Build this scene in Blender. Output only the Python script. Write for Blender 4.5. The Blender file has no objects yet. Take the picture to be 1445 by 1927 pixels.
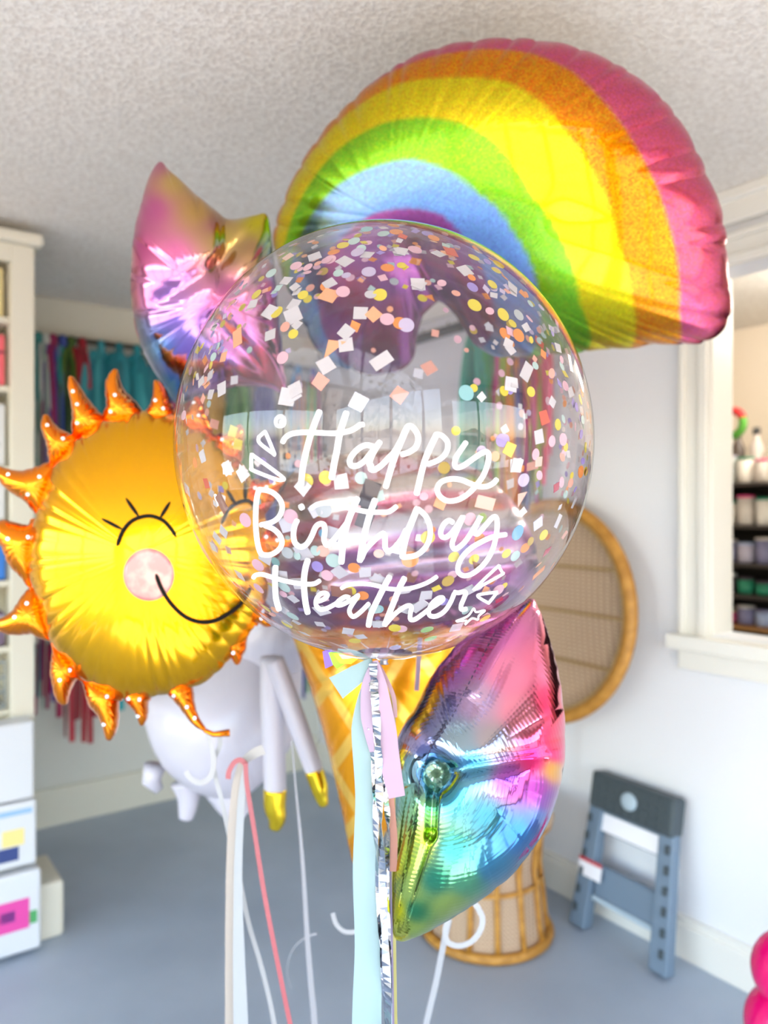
import bpy, bmesh, math, random
import numpy as np
from mathutils import Vector, Matrix

S = bpy.context.scene
COL = S.collection
K = 1437.0
CX, CY = 722.5, 963.5
CAMZ = 1.49

# ------------------------------------------------------------------ camera
cd = bpy.data.cameras.new('camera'); cam = bpy.data.objects.new('camera', cd); COL.objects.link(cam)
cam.location = (0, 0, CAMZ); cam.rotation_euler = (math.pi/2, 0, 0)
cd.sensor_fit = 'VERTICAL'; cd.sensor_height = 36.0; cd.lens = K/1927*36.0
cd.clip_start = 0.02
cd.dof.use_dof = True; cd.dof.focus_distance = 0.93; cd.dof.aperture_fstop = 2.7
S.camera = cam

# ------------------------------------------------------------------ world, sun, exposure
W = bpy.data.worlds.new('world'); S.world = W; W.use_nodes = True
wn = W.node_tree.nodes; wl = W.node_tree.links; wn.clear()
sky = wn.new('ShaderNodeTexSky'); sky.sky_type = 'NISHITA'; sky.sun_disc = False
sky.sun_elevation = math.radians(48); sky.sun_rotation = math.radians(60); sky.air_density = 1.0; sky.dust_density = 2.0
bg = wn.new('ShaderNodeBackground'); wo = wn.new('ShaderNodeOutputWorld')
bg.inputs[1].default_value = 0.53
tint = wn.new('ShaderNodeMix'); tint.data_type = 'RGBA'; tint.blend_type = 'MULTIPLY'; tint.inputs[0].default_value = 1; tint.inputs[7].default_value = (1.16, 1.0, .84, 1)
wl.new(sky.outputs[0], tint.inputs[6]); wl.new(tint.outputs[2], bg.inputs[0]); wl.new(bg.outputs[0], wo.inputs[0])
sd = bpy.data.lights.new('sun', 'SUN'); sd.energy = 6.3; sd.angle = 0.01; sd.color = (1.0, .95, .88)
so = bpy.data.objects.new('sun', sd); COL.objects.link(so)
so.rotation_euler = Vector((0.15, -0.62, 1.05)).to_track_quat('Z', 'Y').to_euler()   # high midday sun over the yard, falls on the floor just inside the shop front
S.view_settings.view_transform = 'Standard'; S.view_settings.look = 'None'
S.view_settings.gamma = 1.0; S.view_settings.use_curve_mapping = False
S.view_settings.exposure = 1.92
S.cycles.max_bounces = 9; S.cycles.diffuse_bounces = 5; S.cycles.glossy_bounces = 5
S.cycles.transparent_max_bounces = 24; S.cycles.caustics_reflective = False; S.cycles.caustics_refractive = False
S.cycles.sample_clamp_indirect = 8.0; S.cycles.use_denoising = True; S.cycles.blur_glossy = 0.5

# ------------------------------------------------------------------ room frame
PHI = math.atan2(.585, .811); cph, sph = math.cos(PHI), math.sin(PHI)
RZ = Matrix.Rotation(PHI, 4, 'Z')
def Rm(x, y, z=0.0): return Vector((cph*x - sph*y, sph*x + cph*y, z))
WR, WB, WL, WF, CH = 2.32, 3.87, -2.9, -1.2, 2.50       # right, back, left, front wall lines (room frame), ceiling

def P(px, py, d): return Vector(((px-CX)/K*d, d, CAMZ-(py-CY)/K*d))

def lin(c):
    if isinstance(c, str):
        c = c.lstrip('#'); c = [int(c[i:i+2], 16)/255 for i in (0, 2, 4)]
    return tuple((x/12.92 if x <= .04045 else ((x+.055)/1.055)**2.4) for x in c[:3])

# ------------------------------------------------------------------ materials
MATS = {}
def mat(name, color='#ffffff', rough=.5, metal=0.0, bump=None, noise=None, coat=0.0, trans=0.0, emis=None, spec=.5):
    if name in MATS: return MATS[name]
    m = bpy.data.materials.new(name); m.use_nodes = True; MATS[name] = m
    nt = m.node_tree; b = nt.nodes['Principled BSDF']
    c = lin(color)
    b.inputs['Base Color'].default_value = (*c, 1); b.inputs['Roughness'].default_value = rough
    b.inputs['Metallic'].default_value = metal; b.inputs['Coat Weight'].default_value = coat
    b.inputs['Specular IOR Level'].default_value = spec
    if trans: b.inputs['Transmission Weight'].default_value = trans
    if emis:
        b.inputs['Emission Color'].default_value = (*lin(color), 1); b.inputs['Emission Strength'].default_value = emis
    if noise:      # (scale, second colour, lo, hi)
        tc = nt.nodes.new('ShaderNodeTexCoord'); n = nt.nodes.new('ShaderNodeTexNoise'); n.inputs['Scale'].default_value = noise[0]
        n.inputs['Detail'].default_value = 5
        r = nt.nodes.new('ShaderNodeValToRGB'); r.color_ramp.elements[0].position = noise[2]; r.color_ramp.elements[1].position = noise[3]
        r.color_ramp.elements[0].color = (*c, 1); r.color_ramp.elements[1].color = (*lin(noise[1]), 1)
        nt.links.new(tc.outputs['Object'], n.inputs['Vector']); nt.links.new(n.outputs['Fac'], r.inputs[0]); nt.links.new(r.outputs[0], b.inputs['Base Color'])
    if bump:       # (scale, strength, distance)
        tc = nt.nodes.new('ShaderNodeTexCoord'); n = nt.nodes.new('ShaderNodeTexNoise'); n.inputs['Scale'].default_value = bump[0]; n.inputs['Detail'].default_value = 4
        bp = nt.nodes.new('ShaderNodeBump'); bp.inputs['Strength'].default_value = bump[1]; bp.inputs['Distance'].default_value = bump[2]
        nt.links.new(tc.outputs['Object'], n.inputs['Vector']); nt.links.new(n.outputs['Fac'], bp.inputs['Height']); nt.links.new(bp.outputs[0], b.inputs['Normal'])
    return m

def foil(name, rough=.16, glitter=0.0, metal=1.0, color=None, rings=None):
    """aluminised film, printed in the colours of the mesh attribute 'print'"""
    if name in MATS: return MATS[name]
    m = bpy.data.materials.new(name); m.use_nodes = True; MATS[name] = m
    nt = m.node_tree; b = nt.nodes['Principled BSDF']; N = nt.nodes.new; L = nt.links.new
    b.inputs['Metallic'].default_value = metal; b.inputs['Roughness'].default_value = rough
    b.inputs['Coat Weight'].default_value = .35; b.inputs['Coat Roughness'].default_value = .06
    if color: b.inputs['Base Color'].default_value = (*lin(color), 1); src = None
    else:
        a = N('ShaderNodeAttribute'); a.attribute_name = 'print'; src = a.outputs['Color']; L(src, b.inputs['Base Color'])
    tc = N('ShaderNodeTexCoord')
    if glitter:
        v = N('ShaderNodeTexVoronoi'); v.inputs['Scale'].default_value = 420; L(tc.outputs['Object'], v.inputs['Vector'])
        hs = N('ShaderNodeHueSaturation'); mh = N('ShaderNodeMapRange'); mh.inputs['To Min'].default_value = .5-.028*glitter; mh.inputs['To Max'].default_value = .5+.028*glitter
        sp = N('ShaderNodeSeparateColor'); L(v.outputs['Color'], sp.inputs[0]); L(sp.outputs[0], mh.inputs['Value']); L(mh.outputs[0], hs.inputs['Hue'])
        mv = N('ShaderNodeMapRange'); mv.inputs['To Min'].default_value = 1-.12*glitter; mv.inputs['To Max'].default_value = 1+.30*glitter
        L(sp.outputs[1], mv.inputs['Value']); L(mv.outputs[0], hs.inputs['Value'])
        if src: L(src, hs.inputs['Color'])
        L(hs.outputs[0], b.inputs['Base Color'])
        bp = N('ShaderNodeBump'); bp.inputs['Strength'].default_value = .22*glitter; bp.inputs['Distance'].default_value = .0006
        L(sp.outputs[2], bp.inputs['Height']); L(bp.outputs[0], b.inputs['Normal'])
    if rings:      # embossed fine stretch ridges around a point: (centre, wavelength, strength)
        vm = N('ShaderNodeVectorMath'); vm.operation = 'DISTANCE'; L(tc.outputs['Object'], vm.inputs[0]); vm.inputs[1].default_value = rings[0]
        ns = N('ShaderNodeTexNoise'); ns.inputs['Scale'].default_value = 14; L(tc.outputs['Object'], ns.inputs['Vector'])
        ad = N('ShaderNodeMath'); ad.operation = 'MULTIPLY_ADD'; L(ns.outputs['Fac'], ad.inputs[0]); ad.inputs[1].default_value = .012; L(vm.outputs['Value'], ad.inputs[2])
        mu = N('ShaderNodeMath'); mu.operation = 'MULTIPLY'; L(ad.outputs[0], mu.inputs[0]); mu.inputs[1].default_value = 2*math.pi/rings[1]
        sn = N('ShaderNodeMath'); sn.operation = 'SINE'; L(mu.outputs[0], sn.inputs[0])
        bp = N('ShaderNodeBump'); bp.inputs['Strength'].default_value = rings[2]; bp.inputs['Distance'].default_value = .0012
        L(sn.outputs[0], bp.inputs['Height']); L(bp.outputs[0], b.inputs['Normal'])
    return m

def clear_film(name='clear_film', tint='#fbfaff', f0=.05, haze=.006):
    if name in MATS: return MATS[name]
    m = bpy.data.materials.new(name); m.use_nodes = True; MATS[name] = m
    nt = m.node_tree; nt.nodes.clear(); N = nt.nodes.new; L = nt.links.new
    g = N('ShaderNodeNewGeometry'); dt = N('ShaderNodeVectorMath'); dt.operation = 'DOT_PRODUCT'
    L(g.outputs['Incoming'], dt.inputs[0]); L(g.outputs['Normal'], dt.inputs[1])
    ab = N('ShaderNodeMath'); ab.operation = 'ABSOLUTE'; L(dt.outputs['Value'], ab.inputs[0])
    om = N('ShaderNodeMath'); om.operation = 'SUBTRACT'; om.inputs[0].default_value = 1; L(ab.outputs[0], om.inputs[1])
    pw = N('ShaderNodeMath'); pw.operation = 'POWER'; L(om.outputs[0], pw.inputs[0]); pw.inputs[1].default_value = 4.2
    mr = N('ShaderNodeMapRange'); L(pw.outputs[0], mr.inputs['Value']); mr.inputs['To Min'].default_value = f0; mr.inputs['To Max'].default_value = .9
    tr = N('ShaderNodeBsdfTransparent'); tr.inputs[0].default_value = (*lin(tint), 1)
    gl = N('ShaderNodeBsdfGlossy'); gl.inputs['Roughness'].default_value = .015
    df = N('ShaderNodeBsdfTranslucent'); df.inputs[0].default_value = (1, 1, 1, 1)
    d2 = N('ShaderNodeBsdfDiffuse'); d2.inputs[0].default_value = (1, 1, 1, 1)
    md = N('ShaderNodeMixShader'); md.inputs[0].default_value = .5; L(df.outputs[0], md.inputs[1]); L(d2.outputs[0], md.inputs[2])
    m0 = N('ShaderNodeMixShader'); m0.inputs[0].default_value = haze; L(tr.outputs[0], m0.inputs[1]); L(md.outputs[0], m0.inputs[2])
    m1 = N('ShaderNodeMixShader'); L(mr.outputs[0], m1.inputs[0]); L(m0.outputs[0], m1.inputs[1]); L(gl.outputs[0], m1.inputs[2])
    o = N('ShaderNodeOutputMaterial'); L(m1.outputs[0], o.inputs[0])
    return m

# ------------------------------------------------------------------ mesh helpers
def link(name, me, m=None, parent=None, smooth=False):
    o = bpy.data.objects.new(name, me); COL.objects.link(o)
    if m:
        for mm in (m if isinstance(m, (list, tuple)) else [m]): me.materials.append(mm)
    if parent: o.parent = parent; o.matrix_parent_inverse = parent.matrix_world.inverted()
    if smooth: me.polygons.foreach_set('use_smooth', [True]*len(me.polygons))
    return o
def tag(o, label=None, cat=None, group=None, kind=None):
    if label: o['label'] = label
    if cat: o['category'] = cat
    if group: o['group'] = group
    if kind: o['kind'] = kind
    return o
def empty(name, loc, label, cat, group=None, rz=0.0):
    o = bpy.data.objects.new(name, None); COL.objects.link(o); o.location = loc; o.rotation_euler = (0, 0, rz)
    o.empty_display_size = .05
    o.matrix_world = Matrix.Translation(Vector(loc)) @ Matrix.Rotation(rz, 4, 'Z')
    return tag(o, label, cat, group)

class MB:
    def __init__(s): s.v = []; s.f = []; s.mi = []
    def add(s, vs, fs, mi=0):
        b = len(s.v); s.v += [tuple(v) for v in vs]; s.f += [tuple(i+b for i in f) for f in fs]; s.mi += [mi]*len(fs)
    def box(s, a, b, M=None, mi=0):
        x0, y0, z0 = a; x1, y1, z1 = b
        vs = [Vector(p) for p in ((x0,y0,z0),(x1,y0,z0),(x1,y1,z0),(x0,y1,z0),(x0,y0,z1),(x1,y0,z1),(x1,y1,z1),(x0,y1,z1))]
        if M: vs = [M @ v for v in vs]
        s.add(vs, [(0,3,2,1),(4,5,6,7),(0,1,5,4),(1,2,6,5),(2,3,7,6),(3,0,4,7)], mi)
    def tube(s, pts, r, n=10, closed=False, mi=0):
        pts = [Vector(p) for p in pts]; N = len(pts); rr = r if isinstance(r, (list, tuple)) else [r]*N
        vs = []; up = Vector((0, 0, 1)); prev = None
        for i, p in enumerate(pts):
            if closed: t = pts[(i+1) % N]-pts[i-1]
            else: t = pts[min(i+1, N-1)]-pts[max(i-1, 0)]
            t.normalize()
            if prev is None:
                a = t.cross(up)
                if a.length < 1e-3: a = t.cross(Vector((1, 0, 0)))
            else: a = prev - t*prev.dot(t)
            a.normalize(); prev = a; b = t.cross(a)
            vs += [p+(a*math.cos(2*math.pi*k/n)+b*math.sin(2*math.pi*k/n))*rr[i] for k in range(n)]
        fs = []
        for i in range(N if closed else N-1):
            j = (i+1) % N
            for k in range(n): fs.append((i*n+k, i*n+(k+1) % n, j*n+(k+1) % n, j*n+k))
        if not closed:
            fs.append(tuple(range(n-1, -1, -1))); fs.append(tuple((N-1)*n+k for k in range(n)))
        s.add(vs, fs, mi)
    def lathe(s, prof, c=(0, 0, 0), n=32, mi=0, M=None):
        vs = []; fs = []
        for r, z in prof:
            for k in range(n):
                v = Vector((r*math.cos(2*math.pi*k/n), r*math.sin(2*math.pi*k/n), z)); v = (M @ v) if M else v
                vs.append(v+Vector(c))
        for i in range(len(prof)-1):
            for k in range(n): fs.append((i*n+k, i*n+(k+1) % n, (i+1)*n+(k+1) % n, (i+1)*n+k))
        if prof[0][0] > 1e-5: fs.append(tuple(range(n-1, -1, -1)))
        if prof[-1][0] > 1e-5: fs.append(tuple((len(prof)-1)*n+k for k in range(n)))
        s.add(vs, fs, mi)
    def mesh(s, name):
        me = bpy.data.meshes.new(name); me.from_pydata(s.v, [], s.f)
        if any(s.mi): me.polygons.foreach_set('material_index', s.mi)
        me.update(); return me
    def build(s, name, m, parent=None, smooth=False, bevel=0.0):
        o = link(name, s.mesh(name), m, parent, smooth)
        if bevel:
            bv = o.modifiers.new('bevel', 'BEVEL'); bv.width = bevel; bv.segments = 2; bv.limit_method = 'ANGLE'
        return o

def catmull(pts, per=8, closed=False):
    p = [np.array(q, float) for q in pts]; n = len(p); out = []
    rng = range(n) if closed else range(n-1)
    for i in rng:
        p0 = p[(i-1) % n] if closed else p[max(i-1, 0)]; p1 = p[i]; p2 = p[(i+1) % n]; p3 = p[(i+2) % n] if closed else p[min(i+2, n-1)]
        for k in range(per):
            t = k/per
            out.append(.5*((2*p1)+(-p0+p2)*t+(2*p0-5*p1+4*p2-p3)*t*t+(-p0+3*p1-3*p2+p3)*t**3))
    if not closed: out.append(p[-1])
    return np.array(out)

def resample(pts, n, closed=True):
    q = np.vstack([pts, pts[:1]]) if closed else np.array(pts)
    d = np.r_[0, np.cumsum(np.hypot(*np.diff(q, axis=0).T))]
    t = np.linspace(0, d[-1], n+1)[:-1] if closed else np.linspace(0, d[-1], n)
    return np.c_[np.interp(t, d, q[:, 0]), np.interp(t, d, q[:, 1])], d[-1]

def inside(poly, X, Y):
    r = np.zeros(X.shape, bool); n = len(poly)
    for i in range(n):
        x0, y0 = poly[i]; x1, y1 = poly[(i+1) % n]
        c = ((y0 > Y) != (y1 > Y)) & (X < (x1-x0)*(Y-y0)/((y1-y0) if y1 != y0 else 1e-9)+x0)
        r ^= c
    return r

def seg_dist(X, Y, a, b):
    ax, ay = a; bx, by = b; L2 = (bx-ax)**2+(by-ay)**2+1e-9
    t = np.clip(((X-ax)*(bx-ax)+(Y-ay)*(by-ay))/L2, 0, 1)
    return np.hypot(X-ax-t*(bx-ax), Y-ay-t*(by-ay))

class Inflated:
    """two sheets of film welded along an outline and blown up: membrane (Poisson) height field over the outline"""
    def __init__(s, outline, centre, d0, tilt=(0, 0), T=.1, smooth_outline=True, seed=1, per=6, nseg=240, nring=40, lam=60, ampl=.35, L=40, fine=.004, fineL=70, scallop=2.0, creases=(), flat=.5):
        rs = np.random.RandomState(seed); s.rs = rs
        poly = catmull(outline, per, True) if smooth_outline else np.array(outline, float)
        b, per_len = resample(poly, nseg); s.b = b; s.c = np.array(centre, float)
        # Poisson on a raster
        lo = b.min(0)-4; hi = b.max(0)+4; cell = max(hi-lo)/100.0
        nx, ny = np.ceil((hi-lo)/cell).astype(int)+2
        X, Y = np.meshgrid(lo[0]+np.arange(nx)*cell, lo[1]+np.arange(ny)*cell)
        M = inside(b, X, Y); u = np.zeros(X.shape); rho = 1.94
        par = (np.add.outer(np.arange(ny), np.arange(nx)) % 2 == 0); A = M & par; Bm = M & ~par
        for _ in range(260):
            for msk in (A, Bm):
                nb = np.zeros_like(u); nb[1:-1, 1:-1] = .25*(u[:-2, 1:-1]+u[2:, 1:-1]+u[1:-1, :-2]+u[1:-1, 2:]+1.0)
                u = np.where(msk, u+rho*(nb-u)*.98, u)
        s.u = np.clip(u, 0, None)/u.max(); s.lo = lo; s.cell = cell; s.flat = flat
        # plane frame
        s.d0 = d0; s.o = P(centre[0], centre[1], d0)
        nrm = -(s.o-Vector((0, 0, CAMZ))).normalized(); nrm = (nrm+Vector((tilt[0], 0, tilt[1]))).normalized(); s.n = nrm
        s.T = T; s.creases = creases
        # rings
        tau = np.linspace(0, 1, nring+1)[1:]; t = np.sin(tau*math.pi/2)**.9
        # puckers along the rim
        ncr = max(3, int(per_len/lam)); pos = (np.arange(ncr)+rs.uniform(-.3, .3, ncr))*nseg/ncr; pos = np.sort(pos % nseg)
        idx = np.arange(nseg); q = np.searchsorted(pos, idx); pa = pos[(q-1) % ncr]; pb = pos[q % ncr]
        span = (pb-pa) % nseg; span[span == 0] = nseg; ph = ((idx-pa) % nseg)/span
        bil = np.abs(np.sin(math.pi*ph))**.55; s.strength = rs.uniform(.4, 1, ncr)[(q-1) % ncr]
        dep = (1-bil)*s.strength
        fn = sum(rs.uniform(.5, 1)*np.sin(2*math.pi*idx/nseg*k+rs.uniform(0, 6.3)) for k in np.linspace(nseg/9, nseg/4.2, 7).astype(int))/7
        fmod = np.clip(sum(np.sin(2*math.pi*idx/nseg*k+rs.uniform(0, 6.3)) for k in (3, 5, 9, 14))/2, 0, 1.4)
        vec = b-s.c; rl = np.hypot(*vec.T)
        V = []; H = []
        for ti in t:
            rr = 1-(scallop*dep/rl)*ti**6
            p = s.c+vec*(ti*rr)[:, None]; D = (1-ti)*rl
            h = s.height(p[:, 0], p[:, 1])
            if ti > .999: h = h*0
            else:
                w = 2 if ti < .8 else 3
                for _ in range(w): h = (np.roll(h, 1)+2*h+np.roll(h, -1))/4
            h = h*(1-ampl*dep*np.exp(-D/L))
            if ti < .999: h = h + fine*fn*fmod*np.exp(-D/fineL)*min(1, (1-ti)*14)*T/.1
            V.append(p); H.append(h)
        s.V = V; s.H = H; s.nseg = nseg; s.t = t
    def samp(s, x, y):
        gx = (np.asarray(x)-s.lo[0])/s.cell; gy = (np.asarray(y)-s.lo[1])/s.cell
        ny, nx = s.u.shape; gx = np.clip(gx, 0, nx-1.001); gy = np.clip(gy, 0, ny-1.001)
        i = gx.astype(int); j = gy.astype(int); fx = gx-i; fy = gy-j; u = s.u
        return u[j, i]*(1-fx)*(1-fy)+u[j, i+1]*fx*(1-fy)+u[j+1, i]*(1-fx)*fy+u[j+1, i+1]*fx*fy
    def height(s, x, y):
        h = s.T*np.power(s.samp(x, y)+1e-6, s.flat)
        for a, b, dp, sg in s.creases:
            h = h-dp*np.exp(-(seg_dist(x, y, a, b)/sg)**2)*np.clip(h/s.T*1.6, 0, 1)
        return h
    def plane(s, x, y):
        dv = Vector(((x-CX)/K, 1, -(y-CY)/K)); o = Vector((0, 0, CAMZ))
        return o+dv*((s.o-o).dot(s.n)/dv.dot(s.n))
    def surf(s, x, y, off=0.0):       # a point of the front sheet
        return s.plane(x, y)+s.n*(float(s.height(np.array([x]), np.array([y]))[0])+off)
    ink = .60      # density of the printing on the film
    def build(s, name, m, parent=None, colour=None, back=.9):
        n = s.nseg; vs = []; px = []
        hc = float(s.height(s.c[:1], s.c[1:])[0])
        def sheet(sg, kk):
            base = len(vs); vs.append(s.plane(*s.c)+s.n*hc*sg*kk); px.append(tuple(s.c))
            for p, h in zip(s.V[:-1], s.H[:-1]):
                for i in range(n): vs.append(s.plane(*p[i])+s.n*(h[i]*sg*kk)); px.append(tuple(p[i]))
            return base
        f0 = sheet(1, 1); b0 = sheet(-1, back); r0 = len(vs)
        for i in range(n): vs.append(s.plane(*s.V[-1][i])); px.append(tuple(s.V[-1][i]))
        fs = []
        for base, fl in ((f0, 0), (b0, 1)):
            R = len(s.V)-1
            for i in range(n):
                j = (i+1) % n; q = [(base, base+1+i, base+1+j)]
                for k in range(R-1): q.append((base+1+k*n+i, base+1+(k+1)*n+i, base+1+(k+1)*n+j, base+1+k*n+j))
                q.append((base+1+(R-1)*n+i, r0+i, r0+j, base+1+(R-1)*n+j))
                fs += [tuple(reversed(a)) for a in q] if fl else q
        me = bpy.data.meshes.new(name); me.from_pydata(vs, [], fs)
        # outward normals
        v0, v1, v2 = [Vector(vs[k]) for k in fs[0][:3]]
        if (v1-v0).cross(v2-v0).dot(s.n) < 0: me.flip_normals()
        if colour is not None:
            at = me.color_attributes.new('print', 'FLOAT_COLOR', 'POINT')
            c = colour(np.array(px))*s.ink; at.data.foreach_set('color', np.c_[c, np.ones(len(c))].astype(np.float32).ravel())
        me.update()
        return link(name, me, m, parent, True)

def idw(pts, pw=3.0):
    XY = np.array([p[:2] for p in pts], float); C = np.array([lin(p[2]) for p in pts])
    def f(px):
        d = np.hypot(px[:, None, 0]-XY[None, :, 0], px[:, None, 1]-XY[None, :, 1])+6
        w = d**-pw; return (w @ C)/w.sum(1)[:, None]
    return f

def ribbon(name, pts, width, color_mat, parent=None, normal_bias=(0, -1, 0), per=8, thick=.0005, twist=None, ruffle=0.0, seed=0):
    """a strip of ribbon along world points; width in metres (number or per point)"""
    q = [np.array(p, float) for p in pts]; c = catmull(q, per) if len(q) > 2 else np.array([q[0]+(q[1]-q[0])*k/8 for k in range(9)])
    n = len(c); w = np.interp(np.linspace(0, 1, n), np.linspace(0, 1, len(width)), width) if isinstance(width, (list, tuple)) else np.full(n, width)
    tw = np.interp(np.linspace(0, 1, n), np.linspace(0, 1, len(twist)), twist) if twist is not None else np.zeros(n)
    rs = np.random.RandomState(seed); vs = []
    for i in range(n):
        t = Vector(c[min(i+1, n-1)]-c[max(i-1, 0)]).normalized(); nb = Vector(normal_bias)
        side = t.cross(nb)
        if side.length < 1e-4: side = Vector((1, 0, 0))
        side.normalize(); side = Matrix.Rotation(tw[i], 3, t) @ side
        nn = t.cross(side).normalized(); p = Vector(c[i])
        if ruffle:
            k_ = 1.6 if i < n*.22 else .35; p = p + nn*(ruffle*k_*rs.uniform(-1, 1)); side = Matrix.Rotation(k_*rs.uniform(-.28, .28), 3, t) @ side
        vs += [p-side*w[i]/2+nn*thick/2, p+side*w[i]/2+nn*thick/2, p+side*w[i]/2-nn*thick/2, p-side*w[i]/2-nn*thick/2]
    fs = []
    for i in range(n-1):
        for k in range(4): fs.append((i*4+k, i*4+(k+1) % 4, (i+1)*4+(k+1) % 4, (i+1)*4+k))
    fs += [(3, 2, 1, 0), tuple((n-1)*4+k for k in range(4))]
    me = bpy.data.meshes.new(name); me.from_pydata([tuple(v) for v in vs], [], fs); me.update()
    o = link(name, me, color_mat, parent, False)
    return o

def pxs(pts, d): return [P(a[0], a[1], a[2] if len(a) > 2 else d) for a in pts]

# ================================================================== THE ROOM
m_wall = mat('wall_paint', '#e4e6ea', .6, bump=(60, .12, .002))
m_wall_b = mat('back_wall_paint', '#cfd0c8', .65, bump=(60, .12, .002))
m_trim = mat('trim_paint', '#e6e4dc', .4)
m_floor = mat('floor_paint', '#97a3b2', .42, noise=(1.6, '#aab6c4', .35, .7), bump=(25, .1, .002))
def ceiling_material():
    m = mat('popcorn_ceiling', '#dedad3', .9); nt = m.node_tree; b = nt.nodes['Principled BSDF']; N = nt.nodes.new; L = nt.links.new
    tc = N('ShaderNodeTexCoord'); n1 = N('ShaderNodeTexNoise'); n1.inputs['Scale'].default_value = 95; n1.inputs['Detail'].default_value = 5; n1.inputs['Roughness'].default_value = .65
    L(tc.outputs['Object'], n1.inputs['Vector'])
    cr = N('ShaderNodeValToRGB'); cr.color_ramp.elements[0].position = .36; cr.color_ramp.elements[1].position = .6
    cr.color_ramp.elements[0].color = (*lin('#e4ded6'), 1); cr.color_ramp.elements[1].color = (*lin('#fbf8f2'), 1)
    L(n1.outputs['Fac'], cr.inputs[0]); L(cr.outputs[0], b.inputs['Base Color'])
    bp = N('ShaderNodeBump'); bp.inputs['Strength'].default_value = .9; bp.inputs['Distance'].default_value = .012
    L(n1.outputs['Fac'], bp.inputs['Height']); L(bp.outputs[0], b.inputs['Normal'])
    return m
m_ceil = ceiling_material()
def struct(name, mb, m, bevel=0):
    for i, v in enumerate(mb.v): mb.v[i] = tuple(RZ @ Vector(v))
    o = mb.build(name, m, bevel=bevel); o['kind'] = 'structure'; return o
TH = .12
mb = MB(); mb.box((WL-TH, WF-TH, -.1), (WR+3, WB+TH, 0)); struct('floor', mb, m_floor)
mb = MB(); mb.box((WL-TH, WF-TH, CH), (WR+3, WB+TH, CH+.1)); struct('ceiling', mb, m_ceil)
mb = MB(); mb.box((WL-TH, WB, 0), (WR+TH, WB+TH, CH)); struct('wall_back', mb, m_wall_b)
mb = MB(); mb.box((WL-TH, WF-TH, 0), (WL, WB, .35)); mb.box((WL-TH, WF-TH, 2.35), (WL, WB, CH)); mb.box((WL-TH, WF-TH, .35), (WL, -.9, 2.35)); mb.box((WL-TH, 3.2, .35), (WL, WB, 2.35)); struct('wall_left', mb, m_wall_b)  # wide opening in this unseen wall is added to let in fill light
mb = MB()
for y in (-.9, .5, 1.8, 3.14): mb.box((WL-.09, y, .35), (WL-.02, y+.06, 2.35))
mb.box((WL-.09, -.9, .35), (WL-.02, 3.2, .41)); mb.box((WL-.09, -.9, 2.29), (WL-.02, 3.2, 2.35)); struct('added_fill_window', mb, m_trim)  # side window added out of view so skylight fills the right and back walls
# right wall with a pass-through window
wy1, wy0, wz0, wz1 = 1.395, .20, 1.09, 2.27
mb = MB()
mb.box((WR, WF-TH, 0), (WR+TH, WB, wz0)); mb.box((WR, WF-TH, wz1), (WR+TH, WB, CH))
mb.box((WR, wy1, wz0), (WR+TH, WB, wz1)); mb.box((WR, WF-TH, wz0), (WR+TH, wy0, wz1)); struct('wall_right', mb, m_wall)
# casing with a stepped profile
def casing():
    mb = MB(); a = WR-.022
    for (o0, o1, th) in ((.0, .03, .03), (.03, .08, .018), (.08, .10, .032)):
        mb.box((WR-th, wy1+o0, wz0-.02), (WR, wy1+o1, wz1+o1))
        mb.box((WR-th, wy0-o1, wz0-.02), (WR, wy0-o0, wz1+o1))
        mb.box((WR-th, wy0-o0, wz1+o0), (WR, wy1+o0, wz1+o1))
    mb.box((WR-.075, wy0-.12, wz0-.05), (WR+TH+.02, wy1+.12, wz0-.005))
    mb.box((WR-.03, wy0-.10, wz0-.12), (WR, wy1+.10, wz0-.05))
    mb.box((WR-.001, wy1-.006, wz0-.005), (WR+TH+.001, wy1+.02, wz1)); mb.box((WR-.001, wy0-.02, wz0-.005), (WR+TH+.001, wy0+.006, wz1))
    return mb
struct('window_1', casing(), m_trim, bevel=.003)
mb = MB(); mb.box((WR-.03, WF, CH-.10), (WR, WB, CH)); mb.box((WR-.055, WF, CH-.035), (WR, WB, CH)); struct('trim_1', mb, m_trim, bevel=.006)
mb = MB(); mb.box((WR-.018, WF, 0), (WR, WB, .14)); mb.box((WR-.026, WF, 0), (WR, WB, .115)); struct('baseboard_right', mb, m_trim, bevel=.003)
mb = MB(); mb.box((WL, WB-.02, 0), (WR-.026, WB, .18)); struct('baseboard_back', mb, mat('back_trim', '#d9d6c6', .5), bevel=.004)
mb = MB(); mb.box((WL, WB-.03, CH-.17), (WR-.03, WB, CH)); struct('trim_2', mb, mat('back_trim', '#d9d6c6', .5), bevel=.004)
# glazed shop front right behind the photographer
m_frame = mat('shopfront_frame', '#4a423c', .4)
m_beige = mat('shopfront_post', '#c3b294', .6)
mb = MB(); mb.box((WL, WF-TH, 2.40), (WR, WF, CH)); struct('wall_front', mb, m_wall_b)
mb = MB()
for x, w_ in ((-3.25, .1), (-1.55, .03), (-.72, .035), (-.05, .035), (.95, .03), (2.24, .1)):
    mb.box((x-w_/2, WF-.08, 0), (x+w_/2, WF-.02, 2.40))
mb.box((WL, WF-.09, 2.35), (WR, WF-.01, 2.40)); mb.box((WL, WF-.09, 0), (WR, WF-.01, .09))
struct('window_2', mb, m_frame)
mb = MB(); mb.box((.28, WF-.09, 0), (.48, WF-.005, 2.40)); mb.box((.48, WF-.07, 2.12), (WR, WF-.03, 2.40)); struct('trim_3', mb, m_beige)
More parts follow.
